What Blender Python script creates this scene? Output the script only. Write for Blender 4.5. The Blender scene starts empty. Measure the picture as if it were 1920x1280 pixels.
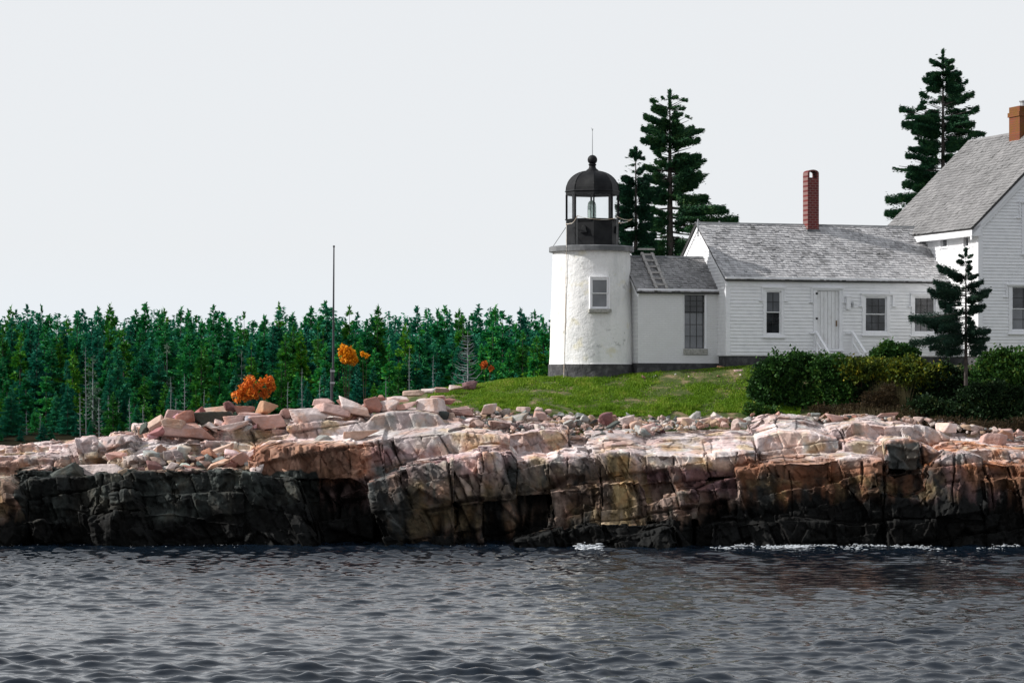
import bpy, bmesh, math, random
import numpy as np
from mathutils import Vector, Matrix
C = bpy.context.scene.collection
rad = math.radians
# ------------------------------------------------------------------ camera
CAMZ = 4.5; F = 5500.0; HY = 740.0           # eye height, focal length in pixels of the 1920 px photograph, horizon row
cam = bpy.data.objects.new('camera', bpy.data.cameras.new('camera')); C.objects.link(cam)
cam.location = (0, 0, CAMZ); cam.rotation_euler = (rad(90), 0, 0)
cam.data.sensor_width = 36; cam.data.lens = 36*F/1920; cam.data.shift_y = (HY-640)/1920
cam.data.clip_start = 1; cam.data.clip_end = 6000
bpy.context.scene.camera = cam
# ------------------------------------------------------------------ light
SUN_EL, SUN_AZ = rad(33), rad(-91)             # azimuth measured from +Y towards +X
sdir = Vector((math.sin(SUN_AZ)*math.cos(SUN_EL), math.cos(SUN_AZ)*math.cos(SUN_EL), math.sin(SUN_EL)))
sl = bpy.data.lights.new('sun', 'SUN'); sl.energy = 4.9; sl.angle = rad(0.6); sl.color = (1, .965, .925)
so = bpy.data.objects.new('sun', sl); C.objects.link(so)
so.rotation_euler = sdir.to_track_quat('Z', 'Y').to_euler()
w = bpy.data.worlds.new('World'); bpy.context.scene.world = w; w.use_nodes = True
nt = w.node_tree; nt.nodes.clear()
def wn(t, **k):
    n = nt.nodes.new(t)
    for a, b in k.items(): setattr(n, a, b)
    return n
out = wn('ShaderNodeOutputWorld'); bg = wn('ShaderNodeBackground'); bg.inputs['Strength'].default_value = .1
sky = wn('ShaderNodeTexSky', sky_type='NISHITA', sun_disc=False, sun_elevation=SUN_EL, sun_rotation=SUN_AZ,
         altitude=0, air_density=1.0, dust_density=3.0, ozone_density=1.0)
tc = wn('ShaderNodeTexCoord'); sp = wn('ShaderNodeSeparateXYZ'); nt.links.new(tc.outputs['Generated'], sp.inputs[0])
cr = wn('ShaderNodeValToRGB'); nt.links.new(sp.outputs['Z'], cr.inputs[0])   # high thin overcast: pale at the horizon, brighter overhead
e = cr.color_ramp.elements
e[0].position = 0; e[0].color = (.765, .825, .885, 1); e[1].position = 1; e[1].color = (.50, .53, .58, 1)
for p, c in ((.05, (.765, .79, .815)), (.15, (.75, .77, .795)), (.4, (.55, .58, .62))):
    q = e.new(p); q.color = (*c, 1)
sc_ = wn('ShaderNodeVectorMath', operation='SCALE'); sc_.inputs['Scale'].default_value = 10.35
nt.links.new(cr.outputs[0], sc_.inputs[0])
hs = wn('ShaderNodeHueSaturation'); hs.inputs['Saturation'].default_value = .35; nt.links.new(sky.outputs[0], hs.inputs['Color'])
mx = wn('ShaderNodeMix', data_type='RGBA'); mx.inputs['Factor'].default_value = .92
nt.links.new(hs.outputs[0], mx.inputs[6]); nt.links.new(sc_.outputs[0], mx.inputs[7])
nt.links.new(mx.outputs[2], bg.inputs['Color']); nt.links.new(bg.outputs[0], out.inputs['Surface'])
vs = bpy.context.scene.view_settings
bpy.context.scene.display_settings.display_device = 'sRGB'
vs.view_transform = 'Standard'; vs.look = 'None'; vs.exposure = 0.15; vs.gamma = 1; vs.use_curve_mapping = False
bpy.context.scene.cycles.max_bounces = 6; bpy.context.scene.cycles.transparent_max_bounces = 12

def at(px, py, Y):                              # a photograph pixel at distance Y as a world point
    return Vector(((px-960)*Y/F, Y, CAMZ+(HY-py)*Y/F))
# ------------------------------------------------------------------ numpy noise
def _h(ix, iy, iz, s):
    with np.errstate(over='ignore'):
        n = (ix.astype(np.int64)*73856093) ^ (iy.astype(np.int64)*19349663) ^ (iz.astype(np.int64)*83492791) ^ np.int64(s*2654435)
        n = (n ^ (n >> 13)) & 0xffffffff
        n = (n*(n*n % 0x7fffffff*15731+789221) + 1376312589) & 0x7fffffff
        n = (n ^ (n >> 11))*668265263 & 0x7fffffff
    return n/float(0x7fffffff)
def vnoise(P, s=0):
    i = np.floor(P); f = P-i; f = f*f*(3-2*f); i = i.astype(np.int64)
    r = 0
    for a in (0, 1):
        for b in (0, 1):
            for c in (0, 1):
                r = r+_h(i[:, 0]+a, i[:, 1]+b, i[:, 2]+c, s)*np.abs(1-a-f[:, 0])*np.abs(1-b-f[:, 1])*np.abs(1-c-f[:, 2])
    return r*2-1
def fbm(P, s=0, o=4):
    r = 0; a = 1; t = 0
    for k in range(o): r = r+a*vnoise(P*2**k, s+k); t += a; a *= .5
    return r/t
def vor(P, s=0):
    """nearest jittered cell: F1, F2-F1, three randoms of the cell, vector from its centre"""
    i = np.floor(P).astype(np.int64); n = len(P)
    d1 = np.full(n, 9.); d2 = np.full(n, 9.); R = np.zeros((n, 4)); D = np.zeros((n, 3))
    for a in (-1, 0, 1):
        for b in (-1, 0, 1):
            for c in (-1, 0, 1):
                x, y, z = i[:, 0]+a, i[:, 1]+b, i[:, 2]+c
                q = np.stack([x+_h(x, y, z, s+1), y+_h(x, y, z, s+2), z+_h(x, y, z, s+3)], 1)
                dv = P-q; d = np.sqrt((dv**2).sum(1))
                m = d < d1
                d2 = np.where(m, d1, np.minimum(d2, d)); d1 = np.where(m, d, d1)
                rr = np.stack([_h(x, y, z, s+k) for k in (4, 5, 6, 7)], 1)
                R[m] = rr[m]; D[m] = dv[m]
    return d1, d2-d1, R, D
def joint1(t, s, salt):
    """irregular 1-D jointing: cell number, distance to the nearest joint"""
    z = np.zeros(len(t), np.int64); i = np.floor(t).astype(np.int64); bd = lambda k: k+.8*(_h(k, salt, z, s)-.5)
    c = np.where(t < bd(i), i-1, np.where(t >= bd(i+1), i+1, i)); return c, np.minimum(t-bd(c), bd(c+1)-t)
def joints(Q, sz, s):
    """stacked blocks with staggered joints: metres to the nearest joint, four randoms per block, vector from its middle"""
    z0 = np.zeros(len(Q), np.int64); cz, dz = joint1(Q[:, 2]/sz[2], s, z0); cx, dx = joint1(Q[:, 0]/sz[0]+.37*cz, s+1, cz); cy, dy = joint1(Q[:, 1]/sz[1]+.21*cx, s+2, cz+cx*7)
    g = np.minimum(np.minimum(dx*sz[0]*1.0, dz*sz[2]*1.1), dy*sz[1]*1.4); Rr = np.stack([_h(cx, cy, cz, s+k) for k in (3, 4, 5, 6)], 1)
    D = np.stack([(Q[:, 0]/sz[0]+.37*cz-cx-.5)*sz[0], (Q[:, 1]/sz[1]+.21*cx-cy-.5)*sz[1], (Q[:, 2]/sz[2]-cz-.5)*sz[2]], 1); return g, Rr, D
# ------------------------------------------------------------------ mesh helpers
def npmesh(name, V, Fc, smooth=False, col=None):
    """mesh from numpy: V (n,3); Fc (m,k)"""
    me = bpy.data.meshes.new(name); V = np.asarray(V, dtype=np.float32); Fc = np.asarray(Fc, dtype=np.int32)
    m, k = Fc.shape
    me.vertices.add(len(V)); me.vertices.foreach_set('co', V.ravel())
    me.loops.add(m*k); me.loops.foreach_set('vertex_index', Fc.ravel())
    me.polygons.add(m); me.polygons.foreach_set('loop_start', np.arange(0, m*k, k, dtype=np.int32))
    me.polygons.foreach_set('loop_total', np.full(m, k, dtype=np.int32))
    if smooth: me.polygons.foreach_set('use_smooth', np.ones(m, dtype=bool))
    me.update(calc_edges=True)
    if col is not None:
        a = me.color_attributes.new('tint', 'FLOAT_COLOR', 'POINT')
        c4 = np.ones((len(V), 4), dtype=np.float32); c4[:, :3] = col; a.data.foreach_set('color', c4.ravel())
    return me
def link(name, me, mat=None, parent=None, loc=None):
    o = bpy.data.objects.new(name, me); C.objects.link(o)
    if mat and me and not me.materials: me.materials.append(mat)
    if parent: o.parent = parent
    if loc is not None: o.location = loc
    return o
def tag(o, label=None, cat=None, group=None, kind=None):
    if label: o['label'] = label
    if cat: o['category'] = cat
    if group: o['group'] = group
    if kind: o['kind'] = kind
    return o
def thing(name, label, cat, loc=(0, 0, 0), rz=0, group=None):
    o = bpy.data.objects.new(name, None); C.objects.link(o); o.location = loc; o.rotation_euler = (0, 0, rz)
    o.empty_display_size = .3
    return tag(o, label, cat, group)
class MB:
    """collects polygons and links them as one mesh"""
    def __init__(s): s.v = []; s.f = []
    def poly(s, pts, faces):
        b = len(s.v); s.v += [tuple(p) for p in pts]; s.f += [tuple(b+i for i in f) for f in faces]
    def box(s, x0, x1, y0, y1, z0, z1):
        s.poly([(x0, y0, z0), (x1, y0, z0), (x1, y1, z0), (x0, y1, z0), (x0, y0, z1), (x1, y0, z1), (x1, y1, z1), (x0, y1, z1)],
               [(0, 3, 2, 1), (4, 5, 6, 7), (0, 1, 5, 4), (1, 2, 6, 5), (2, 3, 7, 6), (3, 0, 4, 7)])
    def hexa(s, P): s.poly(P, [(0, 3, 2, 1), (4, 5, 6, 7), (0, 1, 5, 4), (1, 2, 6, 5), (2, 3, 7, 6), (3, 0, 4, 7)])
    def prism(s, pts, ext):                       # planar polygon and an extrusion vector
        n = len(pts); P = [Vector(p) for p in pts]; e = Vector(ext)
        s.poly(P+[p+e for p in P], [tuple(range(n)), tuple(range(2*n-1, n-1, -1))]+[(i, i+n, (i+1) % n+n, (i+1) % n) for i in range(n)])
    def bar(s, a, b, w, d=None, up=(0, 0, 1)):
        a, b = Vector(a), Vector(b); d = d or w; t = (b-a).normalized(); u = Vector(up)
        if abs(t.dot(u)) > .95: u = Vector((0, 1, 0))
        x = t.cross(u).normalized()*w/2; y = x.cross(t).normalized()*d/2
        s.hexa([a-x-y, a+x-y, a+x+y, a-x+y, b-x-y, b+x-y, b+x+y, b-x+y])
    def tube(s, pts, r, n=8, cap=True):
        pts = [Vector(p) for p in pts]; rs = r if isinstance(r, (list, tuple)) else [r]*len(pts); b = len(s.v)
        for i, p in enumerate(pts):
            t = (pts[min(i+1, len(pts)-1)]-pts[max(i-1, 0)]).normalized()
            u = Vector((0, 0, 1)) if abs(t.z) < .9 else Vector((1, 0, 0))
            x = t.cross(u).normalized(); y = x.cross(t)
            for k in range(n):
                a = 2*math.pi*k/n; s.v.append(tuple(p+(x*math.cos(a)+y*math.sin(a))*rs[i]))
        for i in range(len(pts)-1):
            for k in range(n): s.f.append((b+i*n+k, b+i*n+(k+1) % n, b+(i+1)*n+(k+1) % n, b+(i+1)*n+k))
        if cap: s.f.append(tuple(b+k for k in range(n))); s.f.append(tuple(b+(len(pts)-1)*n+k for k in range(n-1, -1, -1)))
    def lathe(s, prof, n=32, c=(0, 0), a0=0, cap=True):  # profile of (r, z)
        b = len(s.v)
        for r, z in prof:
            for k in range(n):
                a = a0+2*math.pi*k/n; s.v.append((c[0]+r*math.cos(a), c[1]+r*math.sin(a), z))
        m = len(prof)
        for i in range(m-1):
            for k in range(n): s.f.append((b+i*n+k, b+i*n+(k+1) % n, b+(i+1)*n+(k+1) % n, b+(i+1)*n+k))
        if cap: s.f.append(tuple(b+k for k in range(n-1, -1, -1))); s.f.append(tuple(b+(m-1)*n+k for k in range(n)))
    def build(s, name, mat, parent=None, smooth=False, bevel=0):
        me = bpy.data.meshes.new(name); me.from_pydata(s.v, [], s.f); me.update()
        bm = bmesh.new(); bm.from_mesh(me); bmesh.ops.recalc_face_normals(bm, faces=bm.faces); bm.to_mesh(me); bm.free()
        if smooth:
            me.polygons.foreach_set('use_smooth', [True]*len(me.polygons)); me.set_sharp_from_angle(angle=rad(40))
        o = link(name, me, mat, parent)
        if bevel:
            m = o.modifiers.new('bevel', 'BEVEL'); m.width = bevel; m.segments = 2; m.limit_method = 'ANGLE'
        return o
# ------------------------------------------------------------------ materials
def mat(name, col=(.5, .5, .5), rough=.8, spec=.3, metal=0, noise=None, bump=None, build=None):
    """noise = (scale, colour2, lo, hi, detail); bump = (scale, strength, distance)"""
    m = bpy.data.materials.new(name); m.use_nodes = True; n = m.node_tree; N = n.nodes; L = n.links
    p = N['Principled BSDF']; p.inputs['Base Color'].default_value = (*col, 1); p.inputs['Roughness'].default_value = rough
    p.inputs['Specular IOR Level'].default_value = spec; p.inputs['Metallic'].default_value = metal
    co = N.new('ShaderNodeTexCoord')
    if noise:
        t = N.new('ShaderNodeTexNoise'); t.inputs['Scale'].default_value = noise[0]; t.inputs['Detail'].default_value = noise[4] if len(noise) > 4 else 6
        L.new(co.outputs['Object'], t.inputs['Vector'])
        r = N.new('ShaderNodeMapRange'); r.inputs['From Min'].default_value = noise[2]; r.inputs['From Max'].default_value = noise[3]
        L.new(t.outputs['Fac'], r.inputs['Value'])
        x = N.new('ShaderNodeMix'); x.data_type = 'RGBA'; x.inputs[6].default_value = (*col, 1); x.inputs[7].default_value = (*noise[1], 1)
        L.new(r.outputs[0], x.inputs['Factor']); L.new(x.outputs[2], p.inputs['Base Color'])
    if bump:
        t = N.new('ShaderNodeTexNoise'); t.inputs['Scale'].default_value = bump[0]; t.inputs['Detail'].default_value = 8
        L.new(co.outputs['Object'], t.inputs['Vector'])
        b = N.new('ShaderNodeBump'); b.inputs['Strength'].default_value = bump[1]; b.inputs['Distance'].default_value = bump[2]
        L.new(t.outputs['Fac'], b.inputs['Height']); L.new(b.outputs[0], p.inputs['Normal'])
    if build: build(n, N, L, p, co)
    return m
def ramp(N, stops):
    r = N.new('ShaderNodeValToRGB'); el = r.color_ramp.elements
    el[0].position = stops[0][0]; el[0].color = (*stops[0][1], 1); el[1].position = stops[-1][0]; el[1].color = (*stops[-1][1], 1)
    for p, c in stops[1:-1]: q = el.new(p); q.color = (*c, 1)
    return r
def foliage(name, stops, rough=.6, trans=.25, ns=1.3):
    """leaf colours vary from leaf to leaf and tree to tree"""
    def b(n, N, L, p, co):
        g = N.new('ShaderNodeNewGeometry'); oi = N.new('ShaderNodeObjectInfo')
        t = N.new('ShaderNodeTexNoise'); t.inputs['Scale'].default_value = ns; t.inputs['Detail'].default_value = 3
        L.new(co.outputs['Object'], t.inputs['Vector'])
        a = N.new('ShaderNodeMath'); a.operation = 'MULTIPLY_ADD'; a.inputs[1].default_value = .45; L.new(g.outputs['Random Per Island'], a.inputs[0])
        b2 = N.new('ShaderNodeMath'); b2.operation = 'MULTIPLY_ADD'; b2.inputs[1].default_value = .9; b2.inputs[2].default_value = -.35
        L.new(t.outputs['Fac'], b2.inputs[0]); L.new(b2.outputs[0], a.inputs[2])
        c = N.new('ShaderNodeMath'); c.operation = 'MULTIPLY_ADD'; c.inputs[1].default_value = .35; L.new(oi.outputs['Random'], c.inputs[0]); L.new(a.outputs[0], c.inputs[2])
        r = ramp(N, stops); L.new(c.outputs[0], r.inputs[0]); L.new(r.outputs[0], p.inputs['Base Color'])
        tr = N.new('ShaderNodeBsdfTranslucent'); L.new(r.outputs[0], tr.inputs['Color'])
        ms = N.new('ShaderNodeMixShader'); ms.inputs[0].default_value = trans
        o = N['Material Output']; L.new(p.outputs[0], ms.inputs[1]); L.new(tr.outputs[0], ms.inputs[2]); L.new(ms.outputs[0], o.inputs['Surface'])
    return mat(name, rough=rough, spec=.15, build=b)
def tinted(name, rough, bumps, use_objcolor=False, spec=.25, speck=.35):
    """stone: colour from the vertex tint (or the object's colour), finely mottled, cracked and bumped"""
    def b(n, N, L, p, co):
        if use_objcolor:
            src = N.new('ShaderNodeObjectInfo').outputs['Color']
        else:
            v = N.new('ShaderNodeVertexColor'); v.layer_name = 'tint'; src = v.outputs['Color']
        geo = N.new('ShaderNodeNewGeometry')
        t = N.new('ShaderNodeTexNoise'); t.inputs['Scale'].default_value = 2.6; t.inputs['Detail'].default_value = 9; t.inputs['Roughness'].default_value = .68
        L.new(geo.outputs['Position'], t.inputs['Vector'])
        mr = N.new('ShaderNodeMapRange'); mr.inputs['From Min'].default_value = .32; mr.inputs['From Max'].default_value = .68
        mr.inputs['To Min'].default_value = 1-speck; mr.inputs['To Max'].default_value = 1+speck
        L.new(t.outputs['Fac'], mr.inputs['Value'])
        m = N.new('ShaderNodeVectorMath'); m.operation = 'SCALE'; L.new(src, m.inputs[0]); L.new(mr.outputs[0], m.inputs['Scale'])
        # patches of pale and rusty mineral
        t2 = N.new('ShaderNodeTexNoise'); t2.inputs['Scale'].default_value = 1.1; t2.inputs['Detail'].default_value = 7; t2.inputs['Roughness'].default_value = .6
        L.new(geo.outputs['Position'], t2.inputs['Vector'])
        r2 = ramp(N, [(.0, (.86, .74, .62)), (.42, (1.02, .86, .76)), (.5, (1, 1, 1)), (.58, (1, 1, 1)), (.7, (1.1, 1.13, 1.16))])
        L.new(t2.outputs['Fac'], r2.inputs[0])
        m2 = N.new('ShaderNodeVectorMath'); m2.operation = 'MULTIPLY'; L.new(m.outputs[0], m2.inputs[0]); L.new(r2.outputs[0], m2.inputs[1])
        L.new(m2.outputs[0], p.inputs['Base Color'])
        prev = None
        for scl, st, dist in bumps:
            tt = N.new('ShaderNodeTexNoise'); tt.inputs['Scale'].default_value = scl; tt.inputs['Detail'].default_value = 8; tt.inputs['Roughness'].default_value = .65
            L.new(geo.outputs['Position'], tt.inputs['Vector'])
            bb = N.new('ShaderNodeBump'); bb.inputs['Strength'].default_value = st; bb.inputs['Distance'].default_value = dist
            L.new(tt.outputs['Fac'], bb.inputs['Height'])
            if prev: L.new(prev.outputs[0], bb.inputs['Normal'])
            prev = bb
        L.new(prev.outputs[0], p.inputs['Normal'])
    return mat(name, rough=rough, spec=spec, build=b)
M = {}
M['rock'] = tinted('bedrock', .85, ((12, .35, .04), (34, .4, .015)))
M['boulder'] = tinted('boulder stone', .85, ((11, .45, .05), (40, .4, .012)), True, speck=.25)
def cobble_b(n, N, L, p, co, isl=False):
    oi = N.new('ShaderNodeNewGeometry' if isl else 'ShaderNodeObjectInfo')
    r = ramp(N, [(0, (.30, .17, .13)), (.1, (.40, .28, .24)), (.28, (.47, .36, .32)), (.42, (.52, .45, .41)), (.55, (.36, .35, .33)), (.68, (.2, .21, .2)), (.78, (.08, .09, .09)), (.86, (.38, .26, .18)), (1, (.6, .56, .52))])
    r.color_ramp.interpolation = 'CONSTANT'
    L.new(oi.outputs['Random Per Island' if isl else 'Random'], r.inputs[0])
    t = N.new('ShaderNodeTexNoise'); t.inputs['Scale'].default_value = 9; t.inputs['Detail'].default_value = 8
    g = N.new('ShaderNodeNewGeometry'); L.new(g.outputs['Position'], t.inputs['Vector'])
    mr = N.new('ShaderNodeMapRange'); mr.inputs['From Min'].default_value = .3; mr.inputs['From Max'].default_value = .7; mr.inputs['To Min'].default_value = .6; mr.inputs['To Max'].default_value = 1.2
    L.new(t.outputs['Fac'], mr.inputs[0]); m = N.new('ShaderNodeVectorMath'); m.operation = 'SCALE'
    L.new(r.outputs[0], m.inputs[0]); L.new(mr.outputs[0], m.inputs['Scale']); L.new(m.outputs[0], p.inputs['Base Color'])
M['cobble'] = mat('stone', rough=.85, build=cobble_b)
M['rubble'] = mat('fine rubble', rough=.85, build=lambda n, N, L, p, co: cobble_b(n, N, L, p, co, True))
# white paint on boards, faintly dirty
M['paint'] = mat('white paint', (.84, .84, .85), .55, .3, noise=(3.5, (.73, .735, .75), .45, .8))
M['trim'] = mat('white trim paint', (.84, .84, .86), .5, .3, noise=(5, (.74, .745, .76), .5, .8))
M['foundation'] = mat('dark painted foundation', (.045, .045, .048), .8, noise=(5, (.11, .11, .11), .45, .75), bump=(9, .6, .06))
def stucco_b(n, N, L, p, co):
    o = co.outputs['Object']
    def noi(sc, det=6, rg=.6, v=o):
        t = N.new('ShaderNodeTexNoise'); t.inputs['Scale'].default_value = sc; t.inputs['Detail'].default_value = det; t.inputs['Roughness'].default_value = rg
        L.new(v, t.inputs['Vector']); return t.outputs['Fac']
    def mp(v, a, b, c=0, d=1):
        r = N.new('ShaderNodeMapRange'); r.inputs[1].default_value = a; r.inputs[2].default_value = b; r.inputs[3].default_value = c; r.inputs[4].default_value = d
        L.new(v, r.inputs[0]); return r.outputs[0]
    def mixc(f, a, b):
        x = N.new('ShaderNodeMix'); x.data_type = 'RGBA'; L.new(f, x.inputs['Factor'])
        if isinstance(a, tuple): x.inputs[6].default_value = (*a, 1)
        else: L.new(a, x.inputs[6])
        x.inputs[7].default_value = (*b, 1); return x.outputs[2]
    mpn = N.new('ShaderNodeMapping'); mpn.inputs['Scale'].default_value = (1, 1, .35); L.new(o, mpn.inputs[0])
    c = mixc(mp(noi(1.6, 8, .65, mpn.outputs[0]), .46, .72, 0, .75), (.8, .795, .785), (.52, .53, .53))
    c = mixc(mp(noi(2.3, 9, .7), .605, .65, 0, .6), c, (.33, .33, .32))
    c = mixc(mp(noi(1.9, 4, .5), .6, .72, 0, .45), c, (.62, .55, .3))
    L.new(c, p.inputs['Base Color'])
    b = N.new('ShaderNodeBump'); b.inputs['Strength'].default_value = .6; b.inputs['Distance'].default_value = .05
    L.new(noi(9, 8, .6), b.inputs['Height']); L.new(b.outputs[0], p.inputs['Normal'])
M['stucco'] = mat('whitewashed stucco', rough=.85, spec=.2, build=stucco_b)
def brickwall(name, c1, c2, mortar, sc, bw, bh, ms, bstr, rot=(90, 0, 0), noi=0):
    def b(n, N, L, p, co):
        mp = N.new('ShaderNodeMapping'); mp.inputs['Rotation'].default_value = [rad(a) for a in rot]; L.new(co.outputs['Object'], mp.inputs[0])
        t = N.new('ShaderNodeTexBrick'); t.inputs['Scale'].default_value = sc; t.inputs['Brick Width'].default_value = bw; t.inputs['Row Height'].default_value = bh
        t.inputs['Mortar Size'].default_value = ms; t.inputs['Color1'].default_value = (*c1, 1); t.inputs['Color2'].default_value = (*c2, 1); t.inputs['Mortar'].default_value = (*mortar, 1)
        L.new(mp.outputs[0], t.inputs[0]); L.new(t.outputs['Color'], p.inputs['Base Color'])
        if noi:
            q = N.new('ShaderNodeTexNoise'); q.inputs['Scale'].default_value = 2.5; q.inputs['Detail'].default_value = 7; L.new(co.outputs['Object'], q.inputs[0])
            r = N.new('ShaderNodeMapRange'); r.inputs[1].default_value = .4; r.inputs[2].default_value = .62; L.new(q.outputs['Fac'], r.inputs[0])
            x = N.new('ShaderNodeMix'); x.data_type = 'RGBA'; L.new(r.outputs[0], x.inputs['Factor']); L.new(t.outputs['Color'], x.inputs[6]); x.inputs[7].default_value = (*noi, 1)
            L.new(x.outputs[2], p.inputs['Base Color'])
        bb = N.new('ShaderNodeBump'); bb.inputs['Strength'].default_value = bstr; bb.inputs['Distance'].default_value = .02; bb.invert = True
        L.new(t.outputs['Fac'], bb.inputs['Height']); L.new(bb.outputs[0], p.inputs['Normal'])
    return mat(name, rough=.8, spec=.2, build=b)
M['white_brick'] = brickwall('white painted brick', (.80, .80, .80), (.77, .77, .775), (.70, .70, .71), 1, .22, .075, .008, .8, noi=(.74, .74, .74))
M['red_brick'] = brickwall('red brick', (.16, .028, .026), (.11, .022, .022), (.2, .12, .11), 1, .2, .085, .012, .5)
M['rust_brick'] = brickwall('lichened orange brick', (.2, .06, .028), (.15, .042, .022), (.12, .07, .04), 1, .2, .085, .01, .5, noi=(.15, .065, .015))
def shingle(name, stops):
    def b(n, N, L, p, co):
        g = N.new('ShaderNodeNewGeometry'); t = N.new('ShaderNodeTexNoise'); t.inputs['Scale'].default_value = 1.2; t.inputs['Detail'].default_value = 5
        L.new(co.outputs['Object'], t.inputs[0])
        a = N.new('ShaderNodeMath'); a.operation = 'MULTIPLY_ADD'; a.inputs[1].default_value = .5; L.new(g.outputs['Random Per Island'], a.inputs[0])
        c = N.new('ShaderNodeMath'); c.operation = 'MULTIPLY_ADD'; c.inputs[1].default_value = 1.3; c.inputs[2].default_value = -.4; L.new(t.outputs['Fac'], c.inputs[0]); L.new(c.outputs[0], a.inputs[2])
        r = ramp(N, stops); L.new(a.outputs[0], r.inputs[0]); L.new(r.outputs[0], p.inputs['Base Color'])
    return mat(name, rough=.85, spec=.2, build=b)
M['shingle'] = shingle('weathered grey shingles', [(0, (.16, .16, .16)), (.35, (.36, .355, .36)), (.65, (.48, .475, .48)), (1, (.62, .61, .61))])
M['shingle2'] = shingle('pale grey shingles', [(0, (.14, .138, .138)), (.5, (.20, .197, .197)), (1, (.26, .255, .255))])
M['shingle3'] = shingle('dark weathered shingles', [(0, (.14, .14, .14)), (.4, (.27, .265, .265)), (1, (.42, .41, .41))])
M['roofdeck'] = mat('roof boards', (.06, .06, .06))
M['iron'] = mat('black iron', (.009, .0095, .011), .6, .15, noise=(3, (.022, .023, .024), .4, .7), bump=(25, .2, .01))
M['zinc'] = mat('grey metal edge', (.10, .105, .11), .6, .4, noise=(3, (.19, .195, .2), .4, .7))
M['oldwood'] = mat('weathered grey wood', (.42, .4, .38), .85, noise=(9, (.27, .26, .25), .4, .7))
M['granite'] = mat('granite sill', (.4, .39, .36), .85, noise=(14, (.22, .22, .2), .4, .7))
M['glass_dark'] = mat('window glass', (.012, .013, .015), .08, .5, noise=(2.2, (.05, .053, .06), .42, .7, 2))
M['glass_grey'] = mat('window glass with blind behind', (.085, .09, .1), .12, .7, noise=(1.5, (.16, .165, .18), .4, .7, 2))
M['muntin'] = mat('dark glazing bars', (.02, .02, .02), .5)
M['brass'] = mat('weathered metal', (.2, .13, .08), .6)
M['hinge'] = mat('black hinge', (.02, .02, .02), .6)
M['copper'] = mat('white cable', (.6, .57, .52), .6, noise=(3, (.45, .33, .22), .45, .6))
M['door'] = mat('white door boards', (.78, .78, .79), .6, noise=(4, (.6, .59, .58), .5, .85))
M['tin'] = mat('galvanised pipe', (.35, .36, .37), .4, .5, .6)
def glass_b(n, N, L, p, co):
    tr = N.new('ShaderNodeBsdfTransparent'); tr.inputs[0].default_value = (.97, .98, .985, 1)
    gl = N.new('ShaderNodeBsdfGlossy'); gl.inputs['Roughness'].default_value = .03
    fr = N.new('ShaderNodeMath'); fr.operation = 'MULTIPLY_ADD'; fr.inputs[1].default_value = .3; fr.inputs[2].default_value = .03; lw = N.new('ShaderNodeLayerWeight'); pw = N.new('ShaderNodeMath'); pw.operation = 'POWER'; pw.inputs[1].default_value = 3; L.new(lw.outputs['Facing'], pw.inputs[0]); L.new(pw.outputs[0], fr.inputs[0])
    ms = N.new('ShaderNodeMixShader'); L.new(fr.outputs[0], ms.inputs[0]); L.new(tr.outputs[0], ms.inputs[1]); L.new(gl.outputs[0], ms.inputs[2])
    L.new(ms.outputs[0], N['Material Output'].inputs['Surface'])
M['glass'] = mat('lantern glass', build=glass_b)
def lens_b(n, N, L, p, co):
    p.inputs['Base Color'].default_value = (.6, .72, .66, 1); p.inputs['Roughness'].default_value = .12; p.inputs['Transmission Weight'].default_value = .55
M['lens'] = mat('ribbed lens glass', build=lens_b)
M['bark'] = mat('grey spruce bark', (.075, .066, .06), .9, .1, noise=(6, (.035, .03, .028), .4, .7))
M['deadwood'] = mat('bleached dead wood', (.27, .29, .30), .9, noise=(3, (.14, .16, .16), .4, .7))
M['twig'] = mat('brown twigs', (.07, .048, .035), .9)
M['pole'] = mat('dark flagpole paint', (.022, .024, .03), .45, .5)
M['spruce'] = foliage('dark spruce needles', [(0, (.004, .018, .013)), (.35, (.012, .05, .028)), (.65, (.03, .10, .04)), (1, (.09, .17, .05))], trans=.15, ns=2.2)
M['spruce_small'] = foliage('blue green spruce needles', [(0, (.006, .02, .015)), (.4, (.018, .05, .034)), (.8, (.04, .08, .045)), (1, (.08, .10, .06))], trans=.15, ns=2.2)
M['far_a'] = foliage('deep green spruce needles', [(0, (.006, .075, .042)), (.4, (.012, .16, .055)), (.75, (.035, .28, .05)), (1, (.14, .42, .02))], trans=.2)
M['far_b'] = foliage('teal green spruce needles', [(0, (.005, .07, .06)), (.4, (.010, .14, .09)), (.75, (.024, .21, .10)), (1, (.07, .30, .07))], trans=.2)
M['far_c'] = foliage('yellow green spruce needles', [(0, (.006, .06, .016)), (.4, (.02, .14, .022)), (.75, (.07, .26, .016)), (1, (.25, .38, .012))], trans=.2)
M['far_d'] = foliage('grey green thinning needles', [(0, (.03, .07, .05)), (.5, (.08, .15, .1)), (1, (.18, .24, .16))], trans=.2)
M['orange'] = foliage('orange autumn leaves', [(0, (.2, .04, .012)), (.35, (.5, .1, .02)), (.7, (.78, .22, .03)), (1, (.85, .42, .06))])
M['yellow'] = foliage('golden autumn leaves', [(0, (.5, .15, .01)), (.5, (.8, .32, .01)), (1, (.85, .45, .02))])
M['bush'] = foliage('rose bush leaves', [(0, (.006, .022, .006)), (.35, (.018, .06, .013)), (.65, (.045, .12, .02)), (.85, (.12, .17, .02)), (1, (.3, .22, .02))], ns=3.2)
M['bush_dark'] = foliage('dark shrub leaves', [(0, (.003, .010, .004)), (.4, (.008, .024, .009)), (.8, (.02, .045, .014)), (1, (.06, .07, .015))], ns=3.2)
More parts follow.
